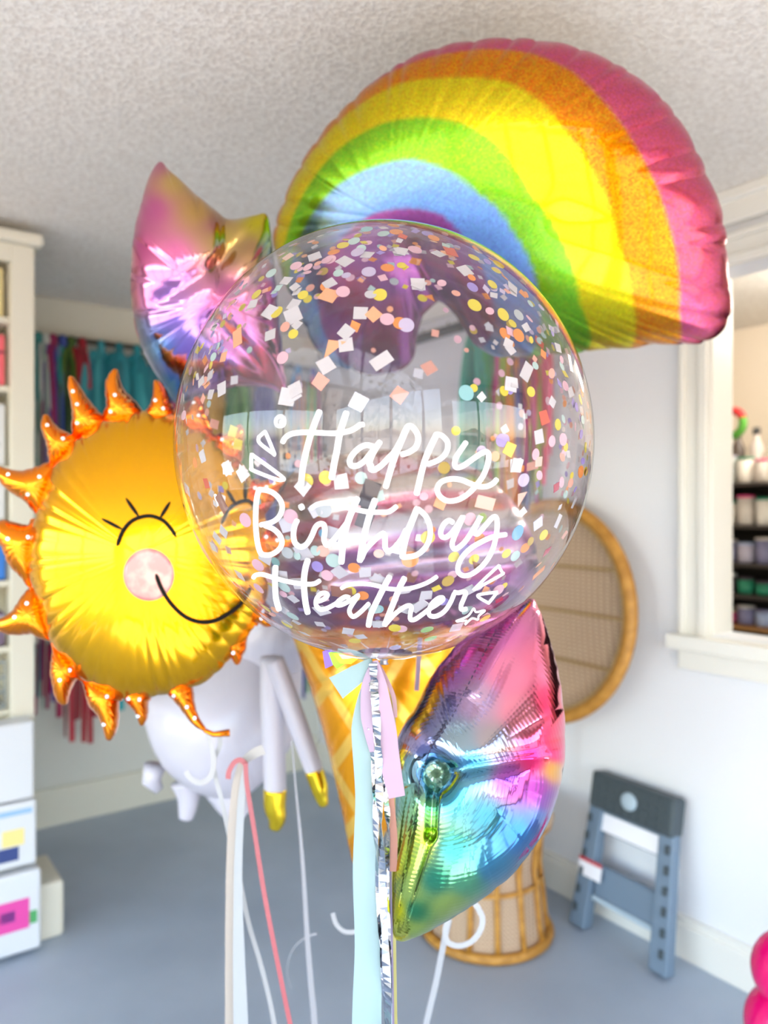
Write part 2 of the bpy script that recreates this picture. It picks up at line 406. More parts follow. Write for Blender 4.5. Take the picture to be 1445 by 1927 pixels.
# neighbouring room seen through the pass-through
m_cream = mat('cream_paint', '#f2e6d4', .7)
mb = MB(); mb.box((WR+1.75, -1.2, 0), (WR+1.85, WB, CH)); mb.box((WR+TH, 2.7, 0), (WR+1.75, 2.8, CH)); mb.box((WR+TH, -1.3, 0), (WR+1.75, -1.2, CH)); struct('wall_far_right', mb, m_cream)

# outside: sunlit yard, hills
mb = MB(); mb.box((-60, -70, -.2), (60, 60, -.11)); struct('ground', mb, mat('pavement', '#a0968a', .9, noise=(.6, '#8c8274', .4, .6)))
def hill():
    mb = MB(); rs = random.Random(3); n = 60; vs = []; fs = []
    for i in range(n+1):
        x = -60+120*i/n; h = 2.5+2.2*math.sin(i*.23)+1.0*math.sin(i*.71+1)+rs.uniform(0, .5)
        vs += [(x, -58, -.1), (x, -63, h), (x, -69, h*.8+.8), (x, -69.5, -.1)]
    for i in range(n):
        for k in range(3): fs.append((i*4+k, i*4+k+1, (i+1)*4+k+1, (i+1)*4+k))
    mb.add(vs, fs); return mb
struct('hills', hill(), mat('desert_hill', '#a58a70', .95, noise=(.3, '#8b7a5e', .4, .6)))
def van():
    r = empty('van', Rm(1.6, -8.2, -.03), 'white boxy van parked outside the shop front, seen in the bubble reflection', 'van', rz=PHI)
    M = r.matrix_world; wb = mat('van_white', '#f0efec', .25); gl = mat('van_glass', '#28323a', .08); ty = mat('tyre', '#1b1b1b', .8)
    mb = MB(); prof = [(-1.0, .35), (1.0, .35), (1.02, .95), (.95, 1.05), (.86, 1.75), (.7, 1.88), (-.7, 1.88), (-.86, 1.75), (-.95, 1.05), (-1.02, .95)]
    n = len(prof); vs = [M @ Vector((x, y, z)) for y in (0, -4.2) for x, z in prof]
    mb.add(vs, [tuple(range(n-1, -1, -1)), tuple(range(n, 2*n))]+[(i, (i+1) % n, n+(i+1) % n, n+i) for i in range(n)]); mb.build('body', wb, r, bevel=.04)
    mb = MB(); mb.add([M @ Vector(p) for p in ((-.78, .015, 1.1), (.78, .015, 1.1), (.7, .015, 1.7), (-.7, .015, 1.7))], [(0, 1, 2, 3)])
    o = mb.build('windscreen', gl, r); o.modifiers.new('s', 'SOLIDIFY').thickness = .01
    for x in (-.9, .9):
        for y in (-.7, -3.4):
            mb = MB(); mb.lathe([(.0, -.1), (.3, -.1), (.33, -.06), (.33, .06), (.3, .1), (0, .1)], n=24, M=M.to_3x3().to_4x4() @ Matrix.Rotation(math.pi/2, 4, 'Y'), c=M @ Vector((x, y, .36)))
            mb.build('wheel', ty, r)
van()

# ceiling lamp added out of view to brighten the neighbouring room
def lamp(loc, e, col):
    r = empty('added_fill_lamp', loc, 'added ceiling lamp, out of view, brightening the neighbouring cream room', 'lamp')
    mb = MB(); mb.lathe([(0, -.07), (.1, -.065), (.15, -.04), (.17, 0), (0, 0)], c=loc, n=32); mb.build('shade', mat('fill_lamp_glass', '#fff2dc', .4, emis=.6), r, True)
    l = bpy.data.lights.new('fill_bulb', 'POINT'); l.energy = e; l.color = col; l.shadow_soft_size = .1
    o = bpy.data.objects.new('fill_bulb', l); COL.objects.link(o); o.location = Vector(loc)+Vector((0, 0, -.16)); return r
lamp(Rm(WR+.9, 1.2, CH), 9, (1, .93, .82))

# ================================================================== BACKGROUND FURNITURE
# ---- wicker peacock chair against the right wall
m_wick = mat('wicker_weave', '#9c8568', .75); m_cane = mat('golden_cane', '#c08a3a', .5, noise=(30, '#a87428', .4, .6)); m_cane_d = mat('dark_cane', '#a98c5e', .6)
def weave_material():
    m = m_wick; nt = m.node_tree; b = nt.nodes['Principled BSDF']; N = nt.nodes.new; L = nt.links.new
    tc = N('ShaderNodeTexCoord'); w1 = N('ShaderNodeTexWave'); w1.inputs['Scale'].default_value = 22; w1.bands_direction = 'Z'; w1.inputs['Distortion'].default_value = .6
    w2 = N('ShaderNodeTexWave'); w2.inputs['Scale'].default_value = 22; w2.bands_direction = 'X'; w2.inputs['Distortion'].default_value = .6
    L(tc.outputs['Object'], w1.inputs[0]); L(tc.outputs['Object'], w2.inputs[0])
    mx = N('ShaderNodeMath'); mx.operation = 'MULTIPLY'; L(w1.outputs['Fac'], mx.inputs[0]); L(w2.outputs['Fac'], mx.inputs[1])
    cr = N('ShaderNodeValToRGB'); cr.color_ramp.elements[0].color = (*lin('#b0937a'), 1); cr.color_ramp.elements[1].color = (*lin('#e2c8a4'), 1)
    L(mx.outputs[0], cr.inputs[0]); L(cr.outputs[0], b.inputs['Base Color'])
    bp = N('ShaderNodeBump'); bp.inputs['Distance'].default_value = .004; L(mx.outputs[0], bp.inputs['Height']); L(bp.outputs[0], b.inputs['Normal'])
weave_material()
def wicker_chair():
    # chair frame: +x = towards the wall, +y = along the wall away from the camera
    base = Vector((.365, 2.73, 0)); r = empty('wicker_chair', base, 'golden cane peacock chair with a tall oval woven back against the right wall', 'chair', rz=PHI)
    M = r.matrix_world
    mb = MB(); mb.lathe([(0, .0), (.205, .0), (.215, .012), (.205, .03), (.185, .20), (.175, .26), (.185, .34), (.21, .405), (0, .405)], n=48, M=M.to_3x3().to_4x4(), c=base)
    mb.build('base', m_wick, r, True)
    for k in range(14):
        a = 2*math.pi*k/14+.1; mb = MB()
        mb.tube([M @ Vector((rr*math.cos(a), rr*math.sin(a), z)) for rr, z in ((.217, .01), (.205, .08), (.193, .2), (.185, .26), (.19, .34), (.213, .40))], .010, 8); mb.build('base_rib', m_cane, r, True)
    for z, rr, t in ((.018, .222, .017), (.21, .192, .008), (.405, .217, .016)):
        mb = MB(); mb.tube([M @ Vector((rr*math.cos(2*math.pi*k/40), rr*math.sin(2*math.pi*k/40), z)) for k in range(40)], t, 10, True); mb.build('rim', m_cane, r, True)
    mb = MB(); mb.lathe([(0, .405), (.225, .405), (.237, .42), (.225, .44), (0, .445)], n=48, M=M.to_3x3().to_4x4(), c=base); mb.build('seat', m_wick, r, True)
    # oval back leaning against the wall
    tilt = Matrix.Translation((.26, 0, .44)) @ Matrix.Rotation(math.radians(4), 4, 'Y'); cz = .68; A, B = .385, .40
    def bp(a, k, x=0.0): return M @ (tilt @ Vector((x+.05*(1-k*k)*0, A*k*math.cos(a), cz-.0+B*k*math.sin(a))))
    mb = MB(); n = 64; vs = []; fs = []; rings = [0, .25, .5, .75, 1.0]
    for side, x in ((0, 0.0), (1, .012)):
        for k in rings:
            for i in range(n): vs.append(bp(2*math.pi*i/n, max(k, .001), x+.05*(1-k*k)))
    R = len(rings)
    for s_ in range(2):
        o = s_*R*n
        for k in range(R-1):
            for i in range(n):
                q = (o+k*n+i, o+k*n+(i+1) % n, o+(k+1)*n+(i+1) % n, o+(k+1)*n+i); fs.append(q if s_ else q[::-1])
    for i in range(n): a, b_ = (R-1)*n+i, (R-1)*n+(i+1) % n; fs.append((a, b_, R*n+b_, R*n+a))
    mb.add(vs, fs); mb.build('back_panel', m_wick, r, True)
    mb = MB(); mb.tube([bp(2*math.pi*i/64, 1.0, .0) for i in range(64)], .024, 12, True); mb.build('back_rim', m_cane, r, True)
    mb = MB(); mb.tube([bp(2*math.pi*i/64, .93, -.002) for i in range(64)], .008, 8, True); mb.build('inner_rim', m_cane_d, r, True)
    for zz in (-.45, .0, .42):
        hw = math.sqrt(1-zz*zz); mb = MB(); mb.tube([M @ (tilt @ Vector((.05*(1-(zz*zz+(t_*hw)**2))-.006, A*t_*hw, cz+B*zz))) for t_ in np.linspace(-.97, .97, 14)], .006, 6); mb.build('cross_cane', m_cane_d, r, True)
    for sgn in (-1, 1):
        mb = MB(); mb.tube([M @ Vector((.17, .08+sgn*.10, .42)), M @ (tilt @ Vector((.0, .08+sgn*.12, .32)))], .014, 8); mb.build('back_post', m_cane, r, True)
wicker_chair()

# ---- folding step stool leaning on the right wall
def step_stool():
    m1 = mat('stool_plastic', '#6c7f92', .5); m2 = mat('stool_top_plastic', '#3f4a50', .55); m3 = mat('stool_pale', '#a8bac6', .5); wl_ = mat('paper_label', '#eeeef4', .6); rd = mat('label_red', '#c0303c', .6)
    # local: x across (along the wall, towards camera = +), z up the stool, y out of the wall
    foot = Vector((.817, 2.613, 0)); u = Vector((.547, -.837, 0)).normalized(); out = -Vector((.811, .585, 0)); up0 = Vector((0, 0, 1))
    lean = math.atan2(.10, .52); upv = (up0*math.cos(lean)-out*math.sin(lean)); nv = (out*math.cos(lean)+up0*math.sin(lean))
    M = Matrix(((u.x, nv.x, upv.x, foot.x), (u.y, nv.y, upv.y, foot.y), (u.z, nv.z, upv.z, .004), (0, 0, 0, 1))) @ Matrix.Diagonal((1.14, 1, 1.02, 1))
    r = empty('step_stool', foot, 'grey folding step stool standing folded against the right wall', 'step stool')
    H = .535
    def leg(s0, x_t, x_b, w_t, w_b):
        mb = MB(); vs = [M @ Vector(p) for p in ((x_b-w_b/2, 0, 0), (x_b+w_b/2, 0, 0), (x_b+w_b/2, .05, 0), (x_b-w_b/2, .05, 0), (x_t-w_t/2, 0, H-.10), (x_t+w_t/2, 0, H-.10), (x_t+w_t/2, .045, H-.10), (x_t-w_t/2, .045, H-.10))]
        mb.add(vs, [(0, 3, 2, 1), (4, 5, 6, 7), (0, 1, 5, 4), (1, 2, 6, 5), (2, 3, 7, 6), (3, 0, 4, 7)]); o = mb.build('leg', m1, r, bevel=.006)
        zz = [k/7 for k in range(1, 7)]
        for t in zz:
            mb = MB(); xx = x_b+(x_t-x_b)*t; mb.box((xx+s0*.012-.008, .05, (H-.1)*t-.014), (xx+s0*.012+.008, .056, (H-.1)*t+.014), M)
            mb.build('rib', m2, o, bevel=.003)
    leg(1, .128, .150, .05, .062); leg(-1, -.128, -.150, .05, .062)
    mb = MB(); mb.box((-.155, -.012, H-.125), (.155, .055, H), M); mb.build('top_step', m2, r, bevel=.012)
    mb = MB()
    for i in range(9):
        for j in range(4):
            mb.box((-.14+i*.031, .055, H-.115+j*.028), (-.14+i*.031+.02, .059, H-.115+j*.028+.016), M)
    mb.build('grip_pad', m2, r)
    mb = MB(); mb.lathe([(0, 0), (.028, 0), (.03, .003), (.024, .006), (0, .006)], n=24, M=M.to_3x3().to_4x4() @ Matrix.Scale(1.0, 4) @ Matrix.Rotation(-math.pi/2, 4, 'X'), c=M @ Vector((0, .0585, H-.06))); mb.build('handle_hole', m3, r, True)
    mb = MB(); mb.box((-.11, .0, .115), (.115, .03, .225), M); mb.build('crossbar', m1, r, bevel=.006)
    mb = MB(); mb.box((-.11, .031, .105), (.115, .038, .122), M); mb.build('pale_bar', m3, r, bevel=.003)
    mb = MB(); mb.box((-.12, .0, H-.20), (.12, .03, H-.125), M); mb.build('upper_panel', m1, r, bevel=.004)
    mb = MB(); mb.box((-.12, .0305, H-.195), (.105, .0325, H-.135), M); mb.build('paper_label', wl_, r)
    mb = MB(); mb.box((-.165, .0505, .175), (-.075, .0525, .235), M); lb = mb.build('warning_label', wl_, r)
    mb = MB(); mb.box((-.165, .0526, .223), (-.075, .0532, .235), M); mb.build('red_strip', rd, lb)
step_stool()

# ---- shelf rack at the left edge
m_rack = mat('rack_cream', '#d4d0c0', .55); m_pack = mat('pack_white', '#cfd2d6', .35)
SC = RZ
def rbox(name, a, b, m, parent=None, bevel=.003):
    mb = MB(); mb.box(a, b, SC); return mb.build(name, m, parent, bevel=bevel)
rack = empty('display_rack', Rm(0, 2.92, 0), 'tall cream display rack with a crown top beside the back wall', 'rack', rz=PHI)
rbox('end_post', (.50, 2.90, 0), (.575, 2.98, 2.42), m_rack, rack)
rbox('end_panel', (.545, 2.98, 0), (.575, 3.32, 2.42), m_rack, rack)
rbox('back_board', (-1.2, 3.29, .1), (.545, 3.32, 2.40), m_rack, rack)
rbox('crown', (-1.25, 2.86, 2.42), (.60, 3.36, 2.46), m_rack, rack, .01)
rbox('header', (-1.2, 2.90, 2.36), (.50, 2.93, 2.42), m_rack, rack)
rbox('foot', (.46, 2.84, 0), (.66, 3.10, .195), m_rack, rack, .012)
for z in (.03, .50, .80, 1.02, 1.25, 1.46, 1.65, 1.93, 2.17):
    rbox('shelf', (-1.2, 2.93, z-.02), (.50, 3.29, z), m_rack, rack)
def pack(name, x0, x1, y0, y1, z0, z1, m, label, cat, stripes=()):
    r = empty(name, Rm((x0+x1)/2, (y0+y1)/2, z0), label, cat, rz=PHI)
    rbox('box_body', (x0, y0, z0), (x1, y1, z1), m, r, .008)
    for (a, b, c, d, mm) in stripes:
        w, h = x1-x0, z1-z0
        rbox('printed_patch', (x0+a*w, y0-.0015, z0+c*h), (x0+b*w, y0-.0002, z0+d*h), mm, r, 0)
    return r
mc = lambda n, c, r_=.5: mat(n, c, r_)
pack('gift_tin', .33, .485, 2.95, 3.05, 2.172, 2.345, mc('tin_gold', '#d8c890'), 'pale gold tin on the top shelf of the display rack', 'tin', [(.1, .9, .55, .9, mc('tin_olive', '#b8b890'))])
pack('jar_box', .30, .488, 2.94, 3.05, 1.932, 2.11, mc('jar_pink', '#e0626e'), 'coral pink box on the second shelf of the display rack', 'box', [(0, 1, .62, .68, mc('jar_dark', '#7c3040'))])
for z0, z1, tt in ((1.652, 1.87, 'upper'), (1.462, 1.63, 'middle')):
    pack('white_carton', .30, .49, 2.945, 3.08, z0, z1, m_pack, f'white carton on the {tt} shelf of the display rack, left of the orange sun rays', 'carton', [(.45, .9, .3, .4, mc('ink_grey', '#b9bdc2')), (.5, .8, .5, .54, mc('ink_grey', '#b9bdc2'))])
pack('blue_box', .36, .492, 2.945, 3.05, 1.252, 1.375, mc('box_blue', '#2f74c8'), 'bright blue box on the display rack beside the sun balloon', 'box')
pack('dark_box', .34, .49, 2.945, 3.05, 1.022, 1.14, mc('box_mauve', '#6c5a72'), 'dark mauve box on the rack below the bright blue box', 'box', [(.3, 1, .6, .9, mc('box_grey', '#9a9aa4'))])
def basket():
    r = empty('wire_basket', Rm(.42, 2.95, .80), 'grey wire basket on the display rack below the sun balloon', 'basket', rz=PHI); wm = mc('wire_grey', '#8f9aa0', .35)
    mb = MB()
    for z in (.81, .86, .91, .965): mb.tube([SC @ Vector(p) for p in ((.30, 2.945, z), (.488, 2.945, z), (.488, 3.10, z), (.30, 3.10, z))], .004, 6, True)
    mb.build('hoop', wm, r)
    mb = MB()
    for i in range(8):
        x = .30+i*.0268; mb.tube([SC @ Vector(p) for p in ((x, 2.945, .965), (x, 2.945, .808), (x, 3.10, .808), (x, 3.10, .965))], .0025, 6)
    mb.build('upright_wire', wm, r)
basket()
pack('white_bag', .28, .555, 2.80, 2.895, .52, .78, m_pack, 'plain white package hung at the front of the display rack', 'package')
pack('toy_pack', .28, .56, 2.79, 2.895, .30, .515, m_pack, 'white pack with a yellow and dark blue picture hung on the display rack', 'package', [(.5, .95, .82, .9, mc('ink_blue', '#8fb4d8')), (.62, .86, .35, .6, mc('ink_yellow', '#e6d488')), (.5, .8, .12, .33, mc('ink_navy', '#2c3f78'))])
pack('flower_pack', .26, .57, 2.77, 2.835, .02, .285, m_pack, 'white pack with a magenta flower print at the foot of the display rack', 'package', [(.45, .88, .30, .68, mc('ink_magenta', '#d8469c')), (.60, .74, .43, .56, mc('ink_violet', '#6c48a8')), (.88, .96, .34, .5, mc('ink_green', '#4a9c5c'))])

# ---- garland rod and hanging tassel garlands
rod = empty('garland_rod', Rm(0, WB-.1, 2.30), 'long dark rod with hanging tassels along the back wall', 'rod', rz=PHI)
mb = MB(); mb.tube([Rm(-1.6, WB-.10, 2.30), Rm(2.2, WB-.10, 2.30)], .012, 10); mb.build('bar', mc('rod_dark', '#4a4640', .4), rod, True)
for x in (-1.4, .2, 2.1): 
    mb = MB(); mb.tube([Rm(x, WB-.10, 2.30), Rm(x, WB-.045, 2.33)], .012, 8); mb.build('bracket', mc('rod_dark', '#4a4640', .4), rod, True)
rs = random.Random(11)
TM = {}
def tcol(c):
    return mat('tissue_'+c.lstrip('#'), c, .55)
def tassel(pos, cols, top, bottom, wid, label, along, group=None, n=9):
    t = empty('tassel_garland', pos(0, top), label, 'tassel', group)
    mb = MB(); p = pos(0, top); mb.lathe([(0, -.06), (.018, -.05), (.02, -.01), (.012, .015), (0, .02)], c=p, n=12); mb.build('knot', tcol(cols[0]), t, True)
    for i in range(n):
        c = cols[i % len(cols)]; off = (i/(n-1)-.5)*wid; b = bottom+rs.uniform(0, .25)
        pts = [pos(off*.15, top-.04), pos(off*.7, top-.18), pos(off+rs.uniform(-.01, .01), (top+b)/2), pos(off*1.05+rs.uniform(-.015, .015), b)]
        pts = [q+Vector((0, -rs.uniform(0, .05), 0)) for q in pts]
        ribbon('strip', pts, wid/n*1.7, tcol(c), t, (0, -1, 0), 5, .001, [0, rs.uniform(-.5, .5), rs.uniform(-.9, .9)])
def back_at(px):        # room x on the rod line for a picture column
    k = (px-CX)/K; yy = WB-.14
    # (cph x - sph y) = k (sph x + cph y)
    return (k*cph*yy+sph*yy)/(cph-k*sph)
def bpos(x0):
    return lambda off, z: Rm(x0+off, WB-.14, z)
def rpos(y0):
    return lambda off, z: Rm(WR-.09, y0+off, z)
T_ = [(72, ['#3f8c88', '#5a9c98'], .55, .07, 'teal'), (86, ['#c8ccc4', '#9fb0a4'], .75, .08, 'pale sage'), (100, ['#9c2a5c', '#5c3a8c', '#a01c48'], .50, .09, 'magenta and purple'),
      (118, ['#3c4f9c', '#7a88b0', '#2e8c84'], .95, .08, 'blue'), (134, ['#3d5a1c', '#20381c', '#55702c'], .8, .08, 'dark green'), (155, ['#9c1024', '#7c0c1c', '#b01830'], .40, .13, 'crimson'),
      (190, ['#2f8c98', '#4aa4ac', '#2a7c8c'], .70, .17, 'turquoise'), (224, ['#0f7480', '#1c8894', '#0c6874'], .55, .18, 'deep teal'), (258, ['#1c8c98', '#2c9ca4', '#147884'], .52, .18, 'sea green'),
      (300, ['#2c6c84', '#3a8c94'], .8, .15, 'slate blue'), (345, ['#a02c58', '#c04c70'], .8, .15, 'rose'), (400, ['#c89c3c', '#d8b050'], .9, .15, 'mustard'), (450, ['#3c7c4c', '#58944c'], .9, .15, 'leaf green'),
      (500, ['#5c5c94', '#7474a8'], .9, .13, 'lavender grey'), (560, ['#1c7cb4', '#2468a0', '#e08c3c'], .45, .10, 'bright blue and orange'), (590, ['#3c3494', '#28a050', '#28408c', '#c83c78'], .42, .10, 'indigo and green')]
for px, cols, bt, wd, nm in T_:
    tassel(bpos(back_at(px)), cols, 2.29, bt, wd, f'{nm} tassel garland hanging from the rod on the back wall', None, 'tassel garlands on the rod')
rr_ = empty('hook_rail', Rm(WR-.03, 2.9, 2.34), 'narrow dark hook rail high on the right wall behind the clear balloon', 'rail', rz=PHI)
mb = MB(); mb.box((WR-.045, 1.95, 2.31), (WR, 3.75, 2.345), SC); mb.build('rail', mc('rod_dark', '#4a4640', .4), rr_, bevel=.004)
for i in range(10):
    mb = MB(); y = 2.05+i*.18; mb.tube([SC @ Vector(p) for p in ((WR-.045, y, 2.325), (WR-.10, y, 2.315), (WR-.10, y, 2.335))], .004, 6); mb.build('hook', mc('rod_dark', '#4a4640', .4), rr_)
def right_at(px):
    k = (px-CX)/K; xx = WR-.09
    return (cph*xx-k*sph*xx)/(sph+k*cph)
R_ = [(3.20, ['#2a8c74', '#1f7c68', '#34987c'], 1.35, .17, 'wide sea-green'), (2.98, ['#2c8c3c', '#237434'], 1.30, .08, 'dark green'), (2.84, ['#b03c70', '#9c2c5c'], 1.2, .09, 'raspberry'), (2.70, ['#8cac2c', '#a4b83c'], 1.15, .09, 'olive lime'),
      (2.57, ['#d88430', '#c4702c'], 1.3, .08, 'burnt orange'), (2.44, ['#343c70', '#48508c'], 1.45, .09, 'navy'), (2.31, ['#a8388c', '#c0508c', '#8c2858'], 1.5, .09, 'plum'), (2.18, ['#8c9c30', '#6c8c2c'], 1.5, .08, 'moss'), (2.07, ['#b82c54', '#d04870'], 1.5, .08, 'cherry pink')]
for px, (y, cols, bt, wd, nm) in zip((892, 918, 932, 948, 962, 975, 988, 1002, 1018), R_):
    tassel(rpos(right_at(px)), cols, 2.315, bt, wd, f'{nm} tassel garland hanging on the right wall behind the clear balloon', None, 'tassel garlands on the right wall')

# ---- things on the shelves in the neighbouring room
sh = empty('stock_shelves', Rm(WR+1.3, .9, 0), 'dark shelving full of party stock seen through the wall opening', 'shelves', rz=PHI)
md = mc('shelf_dark', '#3a322c', .6); SX0, SX1 = WR+.95, WR+1.30; SY0, SY1 = .35, 2.2
mb = MB(); mb.box((SX1-.02, SY0, 0), (SX1, SY1, 1.72), SC); mb.build('back_board', mc('shelf_back', '#2a2420', .8), sh)
for z in (.35, .68, .98, 1.12, 1.26, 1.43, 1.62):
    rbox('shelf', (SX0, SY0, z-.015), (SX1-.02, SY1, z), md if z > 1.0 else mc('shelf_brown', '#a0703c', .6), sh)
for y in (SY0, SY1-.03): rbox('side_panel', (SX0, y, 0), (SX1-.02, y+.03, 1.66), md, sh)
cols = ['#f0e8dc', '#ded4c8', '#c8c0d0', '#2c8c68', '#f0508c', '#b8c4e0', '#4c4048', '#e0c8a0', '#8c88a8', '#d8dcd8']
names = ['cream', 'linen', 'lilac grey', 'emerald', 'hot pink', 'pale blue', 'charcoal', 'tan', 'dusty violet', 'off-white']
ROWS = ((.98, [7, 5, 5, 8, 4, 9, 5], 'lowest'), (1.12, [2, 3, 3, 3, 6, 1, 8], 'second'), (1.26, [8, 6, 8, 2, 8, 7, 9], 'third'), (1.43, [1, 9, 0, 1, 0, 4, 6], 'fourth'), (1.62, [0, 7, 1, 0, 9, 1, 0], 'top'))
nth = ['first', 'second', 'third', 'fourth', 'fifth', 'sixth', 'seventh']
for zi, (z, cc, rn) in enumerate(ROWS):
    for j in range(7):
        y = 1.60+.085*j; ci = cc[j]; cj = (ci+3) % 10; hgt = (ROWS[zi+1][0]-z-.065 if zi < 4 else .12)-.012*((j*5+zi) % 3)
        r = empty('storage_tub', Rm(SX0+.10, y, z), f'{names[ci]} tub with {names[cj]} lid, {nth[j]} from the right on the {rn} stock shelf', 'tub', 'tubs on the stock shelves', rz=PHI)
        mb = MB(); mb.lathe([(0, 0), (.031, 0), (.035, .006), (.038, hgt), (.034, hgt), (.032, .008), (0, .008)], c=Rm(SX0+.10, y, z+.001), n=20); mb.build('tub', mc('tub_'+names[ci].replace(' ', '_'), cols[ci]), r, True)
        mb = MB(); mb.lathe([(0, 0), (.040, 0), (.040, .010), (0, .013)], c=Rm(SX0+.10, y, z+hgt), n=20); mb.build('lid', mc('tub_'+names[cj].replace(' ', '_'), cols[cj]), r, True)
for j, (y, c1, nm) in enumerate([(1.70, '#3c3430', 'dark'), (1.78, '#efe8dc', 'cream'), (1.87, '#d8ccc4', 'pale linen'), (1.96, '#5c5048', 'brown')]):
    r = empty('bottle', Rm(SX0+.22, y, 1.62), f'{nm} tall bottle at the back of the topmost stock shelf beyond the wall opening', 'bottle', 'bottles on the stock shelves')
    mb = MB(); mb.lathe([(0, 0), (.03, 0), (.032, .02), (.032, .17), (.014, .21), (.014, .23)], c=Rm(SX0+.22, y, 1.621), n=16); mb.build('bottle_body', mc('bottle_'+nm.replace(' ', '_'), c1, .3), r, True)
    mb = MB(); mb.lathe([(0, 0), (.017, 0), (.017, .03), (0, .035)], c=Rm(SX0+.22, y, 1.852), n=16); mb.build('cap', mc('cap_'+nm.replace(' ', '_'), ['#c83c3c', '#d84848', '#444444', '#c88048'][j], .4), r, True)
# round wreath standing on the shelf top
wr = empty('wreath', Rm(SX0+.06, 1.87, 1.86), 'small red and green wreath hung above the shelves beyond the wall opening', 'wreath')
for nm, a0, a1, c in (('red_arc', 20, 160, '#d83434'), ('green_arc', 160, 380, '#5aa838')):
    mb = MB(); mb.tube([Rm(SX0+.02, 1.87+.045*math.cos(math.radians(a)), 1.89+.055*math.sin(math.radians(a))) for a in np.linspace(a0, a1, 20)], .018, 10); mb.build(nm, mc(nm, c), wr, True)

# ---- magenta balloons at the right edge
m_lat = mat('latex_magenta', '#e0006c', .22, coat=.3)
for i, (px, py, d, R) in enumerate(((1492, 1829, 1.75, .089), (1481, 1932, 1.75, .092), (1506, 2040, 1.75, .092))):
    c = P(px, py, d); r = empty('latex_balloon', c, ['upper', 'second', 'lowest'][i]+' magenta latex balloon of the column at the right edge', 'balloon', 'magenta balloon column')
    mb = MB(); prof = [(max(1e-6, R*math.sin(a)*(1+.0)), -R*math.cos(a)*(1.04)) for a in np.linspace(0, math.pi, 24)]; mb.lathe(prof, n=40, c=c); mb.build('balloon_skin', m_lat, r, True)
    mb = MB(); mb.lathe([(.004, 0), (.006, .012), (.011, .018)], n=14, M=Matrix.Rotation(math.pi/2, 4, 'Y'), c=c+Vector((R-.002, 0, 0))); mb.build('neck', m_lat, r, True)

# ================================================================== THE BALLOON BOUQUET
# ---- rainbow
def rainbow():
    r = empty('rainbow_balloon', P(900, 400, 1.60), 'large striped rainbow foil balloon floating highest, under the ceiling', 'balloon')
    outline = [(519, 440), (535, 385), (565, 318), (610, 250), (665, 190), (725, 140), (790, 103), (860, 82), (940, 73), (1010, 76), (1080, 88), (1150, 116), (1215, 158), (1270, 215), (1310, 285), (1338, 350), (1357, 400), (1364, 470), (1370, 540), (1372, 590), (1350, 628), (1305, 645), (1230, 645), (1160, 652), (1090, 657), (1030, 662), (965, 668), (905, 655), (872, 610), (838, 568), (803, 585), (784, 630), (778, 675), (745, 698), (700, 700), (650, 690), (610, 668), (580, 620), (552, 555), (530, 495)]
    inf = Inflated(outline, (760, 400), 1.60, tilt=(-.18, -.12), T=.150, seed=4, nseg=420, nring=90, lam=62, ampl=.42, L=34, fine=.0035, fineL=80, scallop=7,
                   creases=[((1290, 440), (1060, 400), .004, 36), ((830, 570), (800, 470), .03, 40)], flat=.46)
    C = np.array((800, 560.0))
    B = {'bp': [(694, 410), (720, 392), (794, 379), (846, 389), (894, 444), (925, 520), (938, 580)],
         'gb': [(590, 431), (656, 344), (742, 303), (794, 294), (863, 316), (908, 351), (945, 379), (969, 417), (1014, 534), (1018, 600)],
         'yg': [(555, 441), (597, 348), (656, 278), (742, 230), (811, 220), (881, 230), (935, 258), (1004, 354), (1059, 441), (1087, 548), (1110, 620)],
         'oy': [(528, 451), (552, 361), (604, 278), (673, 209), (760, 161), (846, 150), (900, 150), (969, 161), (1028, 199), (1066, 251), (1115, 327), (1156, 444), (1180, 534), (1190, 620)],
         'po': [(521, 430), (540, 361), (604, 258), (708, 157), (787, 119), (863, 102), (900, 97), (1004, 105), (1073, 137), (1160, 230), (1198, 292), (1246, 413), (1267, 569), (1275, 620)]}
    cols = ['#b0559c', '#84b2ea', '#8fd622', '#ffe60e', '#ff9c00', '#f0608a']
    def colour(px):
        v = px-C; th = np.arctan2(-v[:, 1], v[:, 0]); th = np.where(th < -math.pi/2, th+2*math.pi, th); rr = np.hypot(*v.T)
        c = np.tile(np.array(lin(cols[0])), (len(px), 1))
        for k, key in enumerate(('bp', 'gb', 'yg', 'oy', 'po')):
            q = np.array(B[key])-C; t = np.arctan2(-q[:, 1], q[:, 0]); t = np.where(t < -math.pi/2, t+2*math.pi, t); o = np.argsort(t)
            R = np.interp(th, t[o], np.hypot(*q.T)[o]); w = np.clip((rr-R)/7+.5, 0, 1)[:, None]
            c = c*(1-w)+np.array(lin(cols[k+1]))*w
        return c
    inf.ink = .53; inf.build('foil_envelope', foil('rainbow_foil', .27, glitter=1.0), r, colour)
rainbow()

